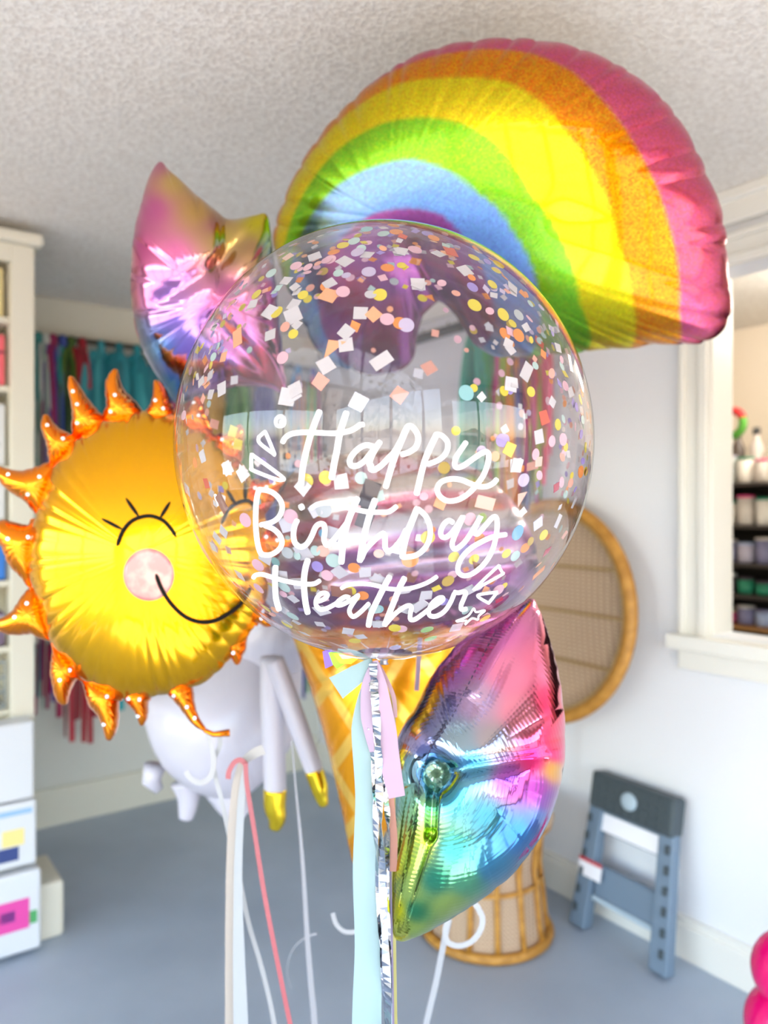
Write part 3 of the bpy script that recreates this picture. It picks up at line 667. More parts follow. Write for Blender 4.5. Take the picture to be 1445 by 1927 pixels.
# ---- pastel star behind the clear balloon on the left
def left_star():
    r = empty('star_balloon', P(400, 560, 1.52), 'pink to blue pearly star foil balloon with two points up, left of the rainbow', 'balloon', 'pastel star balloons')
    outline = [(300, 304), (318, 320), (345, 345), (375, 372), (402, 394), (425, 411), (452, 411), (478, 405), (499, 402), (506, 425), (511, 470), (516, 520), (522, 580), (528, 640), (536, 735), (500, 727), (450, 725), (400, 738), (360, 752), (332, 760), (312, 728), (285, 690), (262, 640), (249, 580), (247, 510), (252, 440), (265, 385), (280, 335)]
    inf = Inflated(outline, (400, 560), 1.52, tilt=(.05, -.05), T=.12, smooth_outline=True, seed=8, nseg=300, nring=60, lam=75, ampl=.25, L=30, fine=.003, fineL=90, scallop=2,
                   creases=[((425, 411), (420, 520), .02, 22), ((500, 405), (400, 500), .012, 14), ((400, 500), (305, 560), .01, 16), ((400, 600), (530, 730), .014, 18)], flat=.5)
    inf.ink = .72; inf.build('foil_envelope', foil('pearl_foil_left', .14), r, idw([(300, 310, '#d4889c'), (330, 345, '#e8c070'), (370, 400, '#e8b868'), (290, 400, '#e070a8'), (400, 430, '#d88c90'), (260, 470, '#e060a4'), (330, 480, '#e878b4'), (410, 440, '#dcc850'), (480, 420, '#e4d424'), (500, 440, '#d8c84c'), (470, 470, '#c89a6c'), (430, 560, '#f07cc0'), (490, 560, '#e888b8'), (270, 560, '#e888c4'), (330, 580, '#c890e4'), (260, 610, '#7c8cc4'), (300, 650, '#78a4dc'), (350, 660, '#b084e4'), (320, 720, '#4c8cc8'), (400, 690, '#b074cc'), (470, 650, '#fc8cc8'), (510, 700, '#fc90cc'), (440, 725, '#e07c8c')]))
left_star()

# ---- pastel star low on the right
def right_star():
    r = empty('star_balloon', P(830, 1455, 1.15), 'rainbow pearl star foil balloon with a gathered centre knot below the clear balloon', 'balloon', 'pastel star balloons')
    outline = [(1002, 1128), (1012, 1142), (1026, 1180), (1040, 1228), (1053, 1285), (1060, 1345), (1062, 1400), (1058, 1450), (1046, 1505), (1024, 1560), (990, 1612), (945, 1660), (890, 1700), (840, 1732), (795, 1756), (768, 1768), (750, 1768), (741, 1762), (739, 1720), (738, 1660), (740, 1600), (744, 1560), (745, 1510), (744, 1460), (744, 1420), (752, 1385), (768, 1355), (785, 1330), (800, 1300), (825, 1258), (860, 1218), (900, 1185), (950, 1152), (985, 1135)]
    kn = (828, 1455)
    inf = Inflated(outline, (880, 1440), 1.13, tilt=(-.05, .0), T=.125, seed=6, nseg=420, nring=90, lam=95, ampl=.15, L=24, fine=.002, fineL=60, scallop=2,
                   creases=[(kn, (kn[0]+1, kn[1]+1), .036, 30), (kn, (1015, 1425), .010, 14), (kn, (822, 1560), .018, 9), ((822, 1560), (752, 1760), .008, 8), (kn, (752, 1390), .012, 22), ((900, 1310), (985, 1150), -.006, 16), ((960, 1500), (1040, 1350), -.006, 26)], flat=.5)
    C = [(1000, 1150, '#f08cc0'), (930, 1200, '#f080cc'), (890, 1250, '#d070c0'), (850, 1280, '#b070bc'), (960, 1280, '#ff94bc'), (1010, 1260, '#ff86b0'), (1030, 1330, '#ff3c74'), (1045, 1420, '#f01c74'), (980, 1350, '#ff9cb8'), (1000, 1430, '#e82880'),
         (900, 1330, '#c8a8cc'), (830, 1340, '#8c8cc0'), (800, 1360, '#6c78b8'), (790, 1400, '#a89ce0'), (870, 1390, '#90a8b8'), (930, 1400, '#a8a0a8'), (900, 1440, '#54a4c4'), (960, 1465, '#a04cb4'), (1010, 1480, '#a02c94'), (1030, 1500, '#8c3c9c'), (1040, 1450, '#e8a030'), (1035, 1400, '#f03060'),
         (775, 1440, '#90c8e4'), (770, 1500, '#84c8c8'), (800, 1520, '#98d098'), (805, 1570, '#c4dc60'), (770, 1600, '#d4e84c'), (745, 1620, '#fcf010'), (750, 1700, '#fff400'), (775, 1660, '#c0d868'), (860, 1500, '#3c94ac'), (920, 1530, '#3a8cb0'), (980, 1560, '#3c88c4'), (1010, 1540, '#5878c0'), (860, 1580, '#48a498'), (830, 1640, '#3c9c74'), (790, 1700, '#3c9c64'), (880, 1640, '#6cbc88'), (850, 1690, '#b8d468'), (930, 1620, '#4c98b8'), (790, 1750, '#b8d85c'), (755, 1755, '#f0f060')]
    oc = P(kn[0], kn[1], 1.05)
    inf.ink = .80; inf.build('foil_envelope', foil('pearl_foil_right', .12, rings=(tuple(oc), .0055, .05)), r, idw(C, 4))
    # gathered knot
    c = inf.surf(*kn, off=-.004); mb = MB(); rs = random.Random(2); n = 16; vs = [c+inf.n*.004]; fs = []
    for ri, (rad, h) in enumerate(((.007, .014), (.014, .012), (.021, .004), (.025, -.006))):
        for i in range(n):
            a = 2*math.pi*i/n; jj = rad*(1+rs.uniform(-.14, .14)); vs.append(c+Vector((math.cos(a)*jj, 0, math.sin(a)*jj))+inf.n*(h+.012+rs.uniform(-.003, .003)))
    for i in range(n): fs.append((0, 1+i, 1+(i+1) % n))
    for k in range(3):
        for i in range(n): fs.append((1+k*n+i, 1+(k+1)*n+i, 1+(k+1)*n+(i+1) % n, 1+k*n+(i+1) % n))
    mb.add(vs, fs); me = mb.mesh('knot'); link('knot', me, mat('knot_pearl', '#c4dcc4', .15, .5), r)
    # printed dashed seam line
    pts = catmull([(800, 1490), (802, 1462), (808, 1440), (822, 1412), (846, 1378), (868, 1340), (892, 1290), (915, 1240), (935, 1195)], 10); sm = mat('seam_ink', '#39304a', .5); mb = MB()
    for i in range(0, len(pts)-2, 2):
        q = [inf.surf(*pts[i+k], off=.0006) for k in (0, 1)]; mb.tube([q[0], q[0].lerp(q[1], 1.15)], .0006, 5)
    mb.build('seam_line', sm, r)
    # flattened neck tab at the bottom tip
    mb = MB(); a = inf.plane(742, 1758); b = inf.plane(770, 1763); dn = Vector((0, 0, -.005)); t = Vector((0, .004, 0))
    mb.add([a, b, b+dn, a+dn, a+t, b+t, b+dn+t, a+dn+t], [(0, 1, 2, 3), (7, 6, 5, 4), (0, 4, 5, 1), (3, 2, 6, 7), (0, 3, 7, 4), (1, 5, 6, 2)]); mb.build('neck', mat('neck_lime', '#e8f0a8', .3, .5), r, bevel=.001)
right_star()

# ---- smiling sun
def sun():
    r = empty('sun_balloon', P(285, 1045, 1.42), 'yellow smiling sun foil balloon with orange dotted rays', 'balloon')
    D = 1.42
    disc = [(175, 806), (207, 790), (245, 780), (290, 776), (340, 782), (390, 806), (440, 850), (480, 915), (503, 990), (510, 1060), (503, 1120), (488, 1162), (461, 1206), (425, 1250), (384, 1285), (345, 1298), (300, 1308), (258, 1314), (215, 1310), (180, 1294), (150, 1270), (122, 1240), (100, 1206), (82, 1160), (68, 1112), (55, 1056), (60, 1010), (73, 970), (92, 905), (110, 870), (140, 835)]
    inf = Inflated(disc, (285, 1045), D, tilt=(-.22, .03), T=.105, seed=21, nseg=420, nring=80, lam=34, ampl=.16, L=34, fine=.0036, fineL=75, scallop=3.5, flat=.5)
    fo = foil('sun_foil', .20, color='#e8a604'); o = inf.build('face_disc', fo, r)
    RY = [((132, 707), (136, 812), (203, 792)), ((215, 694), (193, 785), (272, 778)), ((295, 714), (272, 778), (338, 790)), ((84, 780), (92, 868), (152, 822)), ((-8, 884), (100, 868), (70, 972)), ((-22, 990), (68, 974), (46, 1098)), ((-12, 1178), (60, 1100), (86, 1206)),
          ((119, 1328), (96, 1216), (154, 1277)), ((207, 1394), (152, 1282), (232, 1312)), ((268, 1366), (230, 1308), (286, 1310)), ((386, 1376), (312, 1304), (362, 1292)), ((447, 1252), (424, 1226), (466, 1200)), ((512, 1178), (480, 1180), (500, 1128)), ((372, 745), (338, 780), (400, 800)), ((455, 800), (410, 815), (458, 860)), ((535, 900), (480, 900), (503, 965)), ((560, 1010), (505, 990), (510, 1060))]
    of = foil('ray_foil', .20, color='#f48606'); dots = mat('silver_dot', '#aab0b8', .2, .7)
    for i, (tip, a, b) in enumerate(RY):
        tip, a, b = [np.array(q, float) for q in (tip, a, b)]; m = (a+b)/2; ax = tip-m; L_ = np.hypot(*ax); n = np.array((-ax[1], ax[0]))/L_; hw = np.hypot(*(a-b))/2
        if np.dot(a-m, n) < 0: n = -n
        rsn = np.random.RandomState(i+3); bend = rsn.uniform(-.08, .08)*L_
        inn = -ax/L_*14
        ol = [a+inn, a+(m-a)*.12+ax*.10, m+n*hw*.66+ax*.27, m+n*(hw*.44+bend)+ax*.52, m+n*(hw*.32+bend)+ax*.78, m+n*hw*.16+ax*.96, tip, m-n*hw*.16+ax*.95, m-n*(hw*.30-bend)+ax*.76, m-n*(hw*.44-bend)+ax*.52, m-n*hw*.66+ax*.26, b+(m-b)*.12+ax*.10, b+inn, m+inn*1.2]
        cen = m+ax*.16; dd = float(inf.plane(*cen).y)
        ry = Inflated([tuple(q) for q in ol], tuple(cen), dd, tilt=(-.22, .03), T=min(.040, hw*.00080+.012), seed=i+40, nseg=110, nring=16, lam=18, ampl=.4, L=10, fine=.0, scallop=2.5, flat=.5)
        q = ry.build('ray', of, r)
        for k, (f, g) in enumerate(((.10, .35), (.18, -.35), (.42, .02), (.68, .03))):
            if (i*3+k) % 5 in (1, 4): continue
            x, y = m+n*hw*g+ax*f; c = ry.surf(x, y, .0006); mb = MB(); u = ry.n.cross(Vector((0, 0, 1))).normalized(); w = ry.n.cross(u)
            mb.add([c+(u*math.cos(t)+w*math.sin(t))*.0034+ry.n*e for e in (0, .0008) for t in np.linspace(0, 2*math.pi, 13)[:-1]], [tuple(range(11, -1, -1)), tuple(range(12, 24))]+[(j, (j+1) % 12, 12+(j+1) % 12, 12+j) for j in range(12)])
            mb.build('silver_dot', dots, q)
    # drawn face
    ink = mat('face_ink', '#0c0a08', .7, spec=.2)
    def line(name, pts, w, par):
        c = catmull(pts, 8); mb = MB(); mb.tube([inf.surf(x, y, .0018) for x, y in c], [w*1.3*min(1, .35+min(i, len(c)-1-i)*.25) for i in range(len(c))], 6); return mb.build(name, ink, par, True)
    e1 = line('eye', [(249, 1032), (259, 1006), (276, 987), (303, 979), (327, 986), (342, 1001), (351, 1015)], .0026, r)
    line('eyelash', [(221, 984), (258, 1003)], .0024, e1); line('eyelash', [(263, 948), (286, 980)], .0024, e1); line('eyelash', [(340, 954), (324, 982)], .0024, e1)
    e2 = line('eye', [(428, 992), (440, 965), (458, 950), (475, 948), (490, 962)], .0026, r)
    line('eyelash', [(436, 930), (450, 952)], .0024, e2); line('eyelash', [(466, 912), (468, 944)], .0024, e2)
    line('smile', [(317, 1081), (326, 1106), (342, 1133), (365, 1156), (390, 1166), (412, 1165), (434, 1155), (459, 1135), (478, 1105)], .0028, r)
    # cheek: a printed disc following the foil
    mb = MB(); vs = [inf.surf(304, 1082, .0005)]; fs = []; n = 40
    for k in range(1, 7):
        for i in range(n): a = 2*math.pi*i/n; vs.append(inf.surf(304+44*k/6*math.cos(a), 1082+46*k/6*math.sin(a), .0005))
    for i in range(n): fs.append((0, 1+i, 1+(i+1) % n))
    for k in range(5):
        for i in range(n): fs.append((1+k*n+i, 1+(k+1)*n+i, 1+(k+1)*n+(i+1) % n, 1+k*n+(i+1) % n))
    mb.add(vs, fs); ck = mb.build('cheek', mat('cheek_pink', '#c88482', .3, .2, noise=(40, '#d8a49c', .4, .6)), r, True); sdm = ck.modifiers.new('s', 'SOLIDIFY'); sdm.thickness = .0006; sdm.offset = 0
    # filling neck
    mb = MB(); mb.tube([inf.plane(384, 1374), inf.plane(402, 1382), inf.plane(432, 1379)], [.004, .005, .007], 8); mb.build('neck', of, r, True)
    return inf
sun_inf = sun()

# ---- ice cream cone
def ice_cream():
    r = empty('ice_cream_balloon', P(740, 1180, 1.62), 'ice cream cone foil balloon seen through and below the clear balloon', 'balloon')
    D = 1.62
    cone = [(548, 1170), (600, 1150), (680, 1140), (760, 1140), (840, 1150), (905, 1165), (890, 1215), (858, 1290), (815, 1380), (770, 1480), (725, 1570), (690, 1620), (672, 1632), (662, 1615), (650, 1550), (634, 1470), (612, 1380), (585, 1290), (562, 1225)]
    ic = Inflated(cone, (722, 1260), D, tilt=(-.1, .05), T=.13, seed=31, nseg=300, nring=50, lam=60, ampl=.2, L=26, fine=.003, fineL=60, scallop=2, flat=.5)
    m = mat('waffle_foil', '#d89408', .24, .6); nt = m.node_tree; b = nt.nodes['Principled BSDF']; N = nt.nodes.new; L = nt.links.new
    tc = N('ShaderNodeTexCoord'); outs = []
    for ang in (.65, -.55):
        mp = N('ShaderNodeMapping'); mp.inputs['Rotation'].default_value = (0, ang, 0); L(tc.outputs['Object'], mp.inputs['Vector'])
        w = N('ShaderNodeTexWave'); w.bands_direction = 'X'; w.inputs['Scale'].default_value = 3.4; L(mp.outputs[0], w.inputs['Vector'])
        cr = N('ShaderNodeValToRGB'); cr.color_ramp.elements[0].position = .86; cr.color_ramp.elements[1].position = .93; L(w.outputs['Fac'], cr.inputs[0]); outs.append(cr.outputs[0])
    mx = N('ShaderNodeMath'); mx.operation = 'MAXIMUM'; L(outs[0], mx.inputs[0]); L(outs[1], mx.inputs[1])
    c = N('ShaderNodeMix'); c.data_type = 'RGBA'; L(mx.outputs[0], c.inputs[0]); c.inputs[6].default_value = (*lin('#dc9206'), 1); c.inputs[7].default_value = (*lin('#e0b450'), 1); L(c.outputs[2], b.inputs['Base Color'])
    ic.build('cone', m, r)
    top = [(522, 985), (528, 930), (560, 885), (620, 862), (700, 850), (780, 850), (860, 868), (920, 900), (970, 950), (1002, 1010), (1012, 1060), (1000, 1110), (960, 1150), (890, 1178), (800, 1192), (700, 1196), (610, 1190), (560, 1165), (530, 1115), (518, 1050)]
    sw = Inflated(top, (765, 1025), D-.02, tilt=(-.1, .0), T=.15, seed=32, nseg=300, nring=50, lam=70, ampl=.25, L=26, fine=.003, fineL=60, scallop=4, flat=.5,
                  creases=[((540, 985), (960, 930), .012, 20), ((530, 1085), (1000, 1030), .014, 20), ((600, 1170), (960, 1120), .010, 18)])
    cols = [lin(c) for c in ('#e8b49c', '#f08c84', '#f4e4d4', '#ee7c90', '#f6ecec', '#b8609c', '#d8b4cc', '#9a4c8c', '#b06a9c', '#a8607c')]
    def colour(px):
        v = ((px[:, 1]-850)+(px[:, 0]-760)*.16+10*np.sin(px[:, 0]*.018))/34.0
        i = np.clip(v, 0, 8.999); k = i.astype(int); f = np.clip((i-k-.7)/.3, 0, 1)[:, None]; C = np.array(cols); return C[k]*(1-f)+C[k+1]*f
    sw.ink = .46; sw.build('ice_cream_scoop', foil('swirl_foil', .24, metal=.8), r, colour)
ice_cream()

# ---- white hoofed animal balloon
def unicorn():
    D = 2.0; r = empty('unicorn_balloon', P(420, 1340, D), 'white unicorn balloon with gold hooves hanging behind the sun balloon', 'balloon')
    m = mat('white_balloon', '#bcbac6', .32, .0, coat=.3); g = mat('gold_hoof', '#e0c02c', .18, .9)
    body = [(272, 1350), (275, 1318), (300, 1295), (350, 1270), (400, 1235), (450, 1195), (500, 1160), (545, 1165), (566, 1220), (566, 1290), (560, 1350), (548, 1400), (520, 1440), (490, 1475), (455, 1500), (400, 1500), (350, 1480), (310, 1445), (285, 1400)]
    Inflated(body, (430, 1340), D, T=.18, seed=51, nseg=200, nring=40, lam=70, ampl=.12, L=20, fine=.001, scallop=1, flat=.5).build('body', m, r)
    neck = [(440, 1230), (450, 1150), (480, 1090), (530, 1060), (580, 1080), (600, 1140), (590, 1210), (565, 1260), (500, 1280)]
    Inflated(neck, (520, 1170), D, T=.12, seed=52, nseg=140, nring=30, lam=50, ampl=.2, L=20, fine=.001, flat=.5).build('neck', m, r)
    def limb(pts, rad, hoof, d):
        q = pxs(pts, d); mb = MB(); c = catmull([tuple(x) for x in q], 6); mb.tube([Vector(x) for x in c], list(np.interp(np.linspace(0, 1, len(c)), np.linspace(0, 1, len(rad)), rad)), 20); o = mb.build('leg', m, r, True)
        if hoof:
            mb = MB(); h = [Vector(x) for x in catmull([tuple(x) for x in pxs(hoof, d)], 5)]; n = len(h); r0 = rad[-1]*1.03
            mb.tube(h, [r0*(1-.55*(i/(n-1))**2.2) for i in range(n)], 16); mb.build('hoof', g, o, True)
    limb([(508, 1235), (512, 1320), (516, 1420), (518, 1488)], [.022, .026, .025, .025], [(518, 1484), (517, 1515), (521, 1540), (516, 1560)], 1.68)
    limb([(515, 1240), (545, 1320), (570, 1390), (592, 1452)], [.022, .022, .021, .020], [(590, 1448), (600, 1478), (604, 1496), (610, 1516)], 1.66)
    limb([(350, 1470), (355, 1500), (350, 1540)], [.04, .03, .018], None, 2.0); limb([(420, 1480), (440, 1515), (460, 1535)], [.05, .04, .02], None, 1.98)
    mb = MB(); mb.tube(pxs([(292, 1440), (285, 1470), (300, 1488)], 2.02), [.03, .025, .012], 12); mb.build('tail', m, r, True)
unicorn()

# ---- the clear balloon with lettering
BC = Vector((P(722, 836, 1.06))); BR = .2822
# the balloon is very slightly taller than wide; its skin is a sphere of radius BR scaled by BZ
BZ = 1.04
def hit(px, py, rad=BR, back=False):
    o = Vector((0, 0, CAMZ)); d = Vector(((px-CX)/K, 1, -(py-CY)/K)).normalized()
    oo = o-BC; oz = Vector((oo.x, oo.y, oo.z/BZ)); dz = Vector((d.x, d.y, d.z/BZ))
    a = dz.dot(dz); b = 2*oz.dot(dz); c = oz.dot(oz)-rad*rad; q = b*b-4*a*c
    if q < 0: return None
    t = (-b+(1 if back else -1)*math.sqrt(q))/(2*a); p = o+d*t
    n = Vector((p.x-BC.x, p.y-BC.y, (p.z-BC.z)/BZ/BZ)).normalized(); return p, n
bub = empty('clear_balloon', BC, 'large clear round balloon full of confetti with white lettering, in front', 'balloon')
mb = MB(); prof = []
for a in np.linspace(.0, math.pi, 97): prof.append((max(1e-6, BR*math.sin(a)), -BR*BZ*math.cos(a)))
mb.lathe(prof, c=BC, n=160); skin = mb.build('skin', clear_film(), bub, True)
# gathered neck at the bottom
mb = MB(); mb.lathe([(.040, -.2895), (.022, -.2925), (.008, -.297), (.005, -.301), (.007, -.305)], c=BC, n=24); mb.build('neck', mat('neck_film', '#b8b6c0', .15, .5), bub, True)
for k in range(10):
    a = 2*math.pi*k/10+.2; mb = MB(); mb.tube([BC+Vector((math.cos(a)*rr, math.sin(a)*rr, -BZ*math.sqrt(max(BR*BR-rr*rr, 0))-.0008)) for rr in (.012, .03, .055, .085)], [.0016, .0012, .0008, .0003], 5); mb.build('gather_fold', mat('fold_film', '#ffffff', .1, .2), bub, True)

vinyl = mat('white_vinyl', '#fbfdff', .35)
CR = {'A': (460, 760, 5.558), 'B': (680, 760, 5.16), 'C': (460, 900, 5.558), 'D': (700, 920, 5.16), 'E': (460, 1030, 5.558), 'F': (700, 1040, 5.558)}
def crp(k, pts): ox, oy, s = CR[k]; return [(ox+x/s, oy+y/s) for x, y in pts]
JIT = [0]
def stroke(mb, pts, w, closed=False):
    """flat vinyl brush stroke lying on the balloon skin; w in picture pixels"""
    c = catmull(pts, 7, closed); n = len(c); JIT[0] += 1; rad = BR+.0004+.00006*(JIT[0] % 9)
    L = []; R_ = []
    for i in range(n):
        a = c[(i+1) % n] if closed else c[min(i+1, n-1)]; b = c[i-1] if (closed or i) else c[0]
        t = a-b; t = t/(np.hypot(*t)+1e-9); nn = np.array((-t[1], t[0]))*w/2; L.append(c[i]+nn); R_.append(c[i]-nn)
    if not closed:
        for end, s in ((0, -1), (n-1, 1)):
            t = (c[1]-c[0]) if end == 0 else (c[-1]-c[-2]); t = t/np.hypot(*t); nn = np.array((-t[1], t[0]))
            for f, g in ((.3, .45),):
                q = c[end]+s*t*w*f; (L.insert(0, q+nn*w/2*.62), R_.insert(0, q-nn*w/2*.62)) if end == 0 else (L.append(q+nn*w/2*.62), R_.append(q-nn*w/2*.62))
        n += 2
    vs = []
    for l, r_ in zip(L, R_): vs += [hit(*l, rad)[0], hit(*r_, rad)[0]]
    mb.add(vs, [(2*i, 2*i+1, 2*((i+1) % n)+1, 2*((i+1) % n)) for i in range(n if closed else n-1)])
def lettering(name, strokes, label):
    mb = MB()
    for pts, w, *cl in strokes: stroke(mb, pts, w, bool(cl))
    o = mb.build(name, vinyl, bub); md_ = o.modifiers.new('s', 'SOLIDIFY'); md_.thickness = .0003; md_.offset = 0; o['label'] = label; return o
q = crp
W_ = 10.6
lettering('lettering', [
    (q('A', [(400, 400), (430, 350), (500, 312), (600, 299), (720, 300), (850, 306), (970, 306), (1080, 288), (1150, 260), (1205, 222), (1240, 215)]), 9.2),
    (q('A', [(785, 80), (740, 190), (690, 330), (650, 480), (615, 640), (600, 750), (592, 845)]), W_),
    (q('A', [(1065, 95), (1030, 200), (995, 320), (968, 480), (935, 640), (912, 775)]), W_+.6),
    (q('A', [(1345, 445), (1270, 432), (1190, 470), (1125, 540), (1100, 600), (1120, 645), (1175, 648), (1245, 605), (1310, 530), (1370, 455), (1415, 400)]), 9.6),
    (q('A', [(1415, 400), (1365, 480), (1325, 560), (1305, 630)])+q('B', [(95, 600), (90, 632), (125, 640), (190, 600), (260, 530), (330, 450), (385, 350), (425, 260), (460, 215), (505, 235), (545, 300), (548, 370), (520, 430), (460, 470), (395, 490)]), 9.8),
    (q('B', [(440, 240), (400, 330), (350, 450), (305, 570), (270, 690), (236, 805)]), W_),
    (q('B', [(730, 295), (680, 400), (630, 510), (590, 640), (560, 770), (537, 872)]), W_),
    (q('B', [(730, 295), (785, 312), (835, 370), (835, 440), (800, 505), (730, 555), (645, 585)]), 9),
    (q('B', [(1015, 375), (970, 440), (920, 520), (905, 580), (925, 618), (980, 605), (1060, 552), (1140, 495), (1200, 465), (1232, 480), (1235, 530), (1218, 610), (1180, 700), (1120, 785), (1040, 870), (940, 930), (840, 942), (770, 905), (737, 845), (750, 785), (800, 745), (890, 728), (980, 742), (1060, 775), (1140, 802), (1220, 800), (1280, 770), (1312, 735)]), 9.2),
], 'first line of white brush lettering')
lettering('lettering', [
    (q('C', [(150, 118), (127, 220), (118, 350), (118, 500), (132, 650), (155, 750), (180, 798)]), 9.6),
    (q('C', [(150, 118), (240, 128), (320, 168), (380, 240), (394, 320), (362, 400), (290, 458), (170, 488)]), 9.2),
    (q('C', [(215, 495), (300, 530), (365, 590), (392, 660), (378, 720), (330, 770), (260, 802), (180, 798)]), 9.2),
    (q('C', [(550, 442), (522, 510), (512, 600), (532, 680), (590, 718), (650, 688), (700, 610), (745, 510), (790, 477), (832, 490), (840, 560), (832, 640), (862, 698), (910, 668), (1000, 560), (1085, 450)]), 9.6),
    (q('C', [(590, 288), (603, 313)]), 10.5),
    (q('C', [(1180, 215), (1130, 330), (1080, 460), (1042, 600), (1025, 740), (1013, 880)]), W_+.6),
    (q('C', [(700, 312), (760, 275), (850, 257), (950, 267), (1060, 300), (1180, 330), (1300, 352), (1420, 355)])+q('D', [(150, 225), (200, 200), (235, 172)]), 8.6),
    (q('C', [(1365, 228), (1320, 350), (1282, 480), (1248, 620), (1225, 740), (1207, 862)]), W_+.6),
    (q('C', [(1225, 840), (1262, 755), (1340, 665)])+q('D', [(95, 438), (120, 448), (127, 500), (128, 570), (160, 602), (220, 570), (290, 480), (330, 400)]), 9.4),
    (q('D', [(438, 190), (390, 310), (345, 420), (315, 530), (300, 610), (296, 660)]), W_+.4),
    (q('D', [(445, 195), (505, 245), (550, 320), (566, 420), (545, 520), (490, 600), (410, 650), (300, 664)]), 9.2),
    (q('D', [(785, 325), (745, 308), (700, 340), (668, 410), (675, 460), (715, 470), (770, 430), (830, 350), (882, 268), (840, 370), (797, 470), (777, 540), (800, 583), (840, 568), (900, 515), (960, 430), (1020, 330), (1058, 265), (1018, 340), (992, 405), (1015, 440), (1060, 402), (1120, 332), (1170, 278), (1203, 275), (1215, 330), (1208, 430), (1180, 560), (1130, 670), (1060, 757), (970, 825), (890, 843), (838, 808), (838, 740), (880, 655), (960, 575), (1060, 515), (1180, 463), (1298, 443)]), 8.8),
], 'second line of white brush lettering')
lettering('lettering', [
    (q('E', [(325, 205), (320, 290), (320, 400), (327, 520), (345, 600), (362, 650)]), W_),
    (q('E', [(92, 320), (115, 292), (180, 282), (280, 310), (400, 345), (520, 370), (650, 385), (730, 380), (785, 350)]), 8.4),
    (q('E', [(662, 135), (637, 220), (622, 340), (627, 480), (642, 600), (662, 685)]), W_+.4),
    (q('E', [(775, 565), (830, 542), (868, 505), (850, 480), (800, 485), (755, 535), (748, 600), (790, 648), (860, 638), (950, 592), (1010, 545), (1060, 518), (1100, 530), (1055, 517), (985, 560), (965, 600), (1010, 603), (1080, 570), (1150, 530), (1188, 505), (1125, 600), (1097, 660), (1112, 708), (1150, 722), (1220, 670), (1300, 590)]), 8.2),
    (q('F', [(182, 255), (130, 350), (70, 470), (15, 580)])+q('E', [(1315, 720), (1297, 820)]), W_),
    (q('E', [(1015, 428), (1070, 398), (1170, 382), (1300, 386), (1400, 405)])+q('F', [(160, 375), (290, 384), (420, 368), (540, 330), (620, 290), (675, 252)]), 7.4),
    (q('F', [(338, 268), (290, 360), (250, 460), (210, 560), (170, 660), (133, 755)]), W_),
    (q('F', [(150, 740), (230, 650), (320, 580), (385, 553), (412, 575), (400, 640), (402, 698), (450, 697), (520, 650), (600, 590), (680, 540), (738, 495), (735, 470), (685, 482), (622, 540), (592, 620), (612, 662), (680, 662), (760, 610), (820, 520), (860, 428)]), 8.2),
    (q('F', [(862, 412), (900, 420), (960, 408), (980, 425), (960, 480), (932, 550), (935, 593), (985, 588)]), 8.2),
], 'third line of white brush lettering')
for i, (k, pts, w, lb) in enumerate((('A', [(150, 350), (165, 335), (205, 300), (225, 310), (310, 515), (295, 515), (160, 410)], 6.2, 'small white open triangle'), ('A', [(75, 540), (110, 555), (390, 760), (390, 795), (320, 785), (90, 695), (72, 660)], 6.6, 'white open triangle'), ('F', [(1310, 150), (1330, 155), (1362, 210), (1355, 230), (1100, 370), (1085, 365)], 5.2, 'white open triangle right of the name'), ('F', [(1108, 460), (1140, 435), (1300, 415), (1300, 425), (1225, 520), (1205, 520)], 5.4, 'white open triangle below the others'), ('F', [(880, 718), (1000, 665), (1055, 592), (1070, 590), (1090, 622), (1180, 605), (1118, 660), (1105, 700), (1045, 688), (980, 745), (975, 745), (985, 712)], 3.6, 'small white outlined star'), ('A', [(375, 135), (415, 160), (415, 215), (375, 238), (335, 215), (335, 160)], 5.5, 'small white ring'))):
    lettering('doodle', [(q(k, pts), w, 1)], lb)

# ---- confetti
CCOL = {'white': '#f2eeee', 'orange': '#ff9a3c', 'pink': '#f6c3cf', 'lilac': '#d9cbe8', 'yellow': '#f2de3c', 'mint': '#c4e2d8', 'teal': '#9cdcdc', 'grey': '#c3cac8', 'violet': '#a894dc', 'salmon': '#fbb49c', 'tan': '#c98f66', 'red': '#e8562c', 'darkred': '#8c0c2c', 'black': '#2a1a14', 'brown': '#7a5040', 'blue': '#6cb4d8', 'green': '#b0d46c', 'peach': '#f8cbb4', 'mustard': '#c8a83c'}
def cmat(c):
    D = lambda q: [x*.76 for x in (int(q[i:i+2], 16)/255 for i in (1, 3, 5))]
    if c == 'white': return mat('confetti_white', D(CCOL[c]), .25, .25)
    if c in ('black', 'darkred', 'brown', 'tan'): return mat('confetti_'+c, CCOL[c], .3, 0)
    return mat('confetti_'+c, D(CCOL[c]), .55)
CM = {}
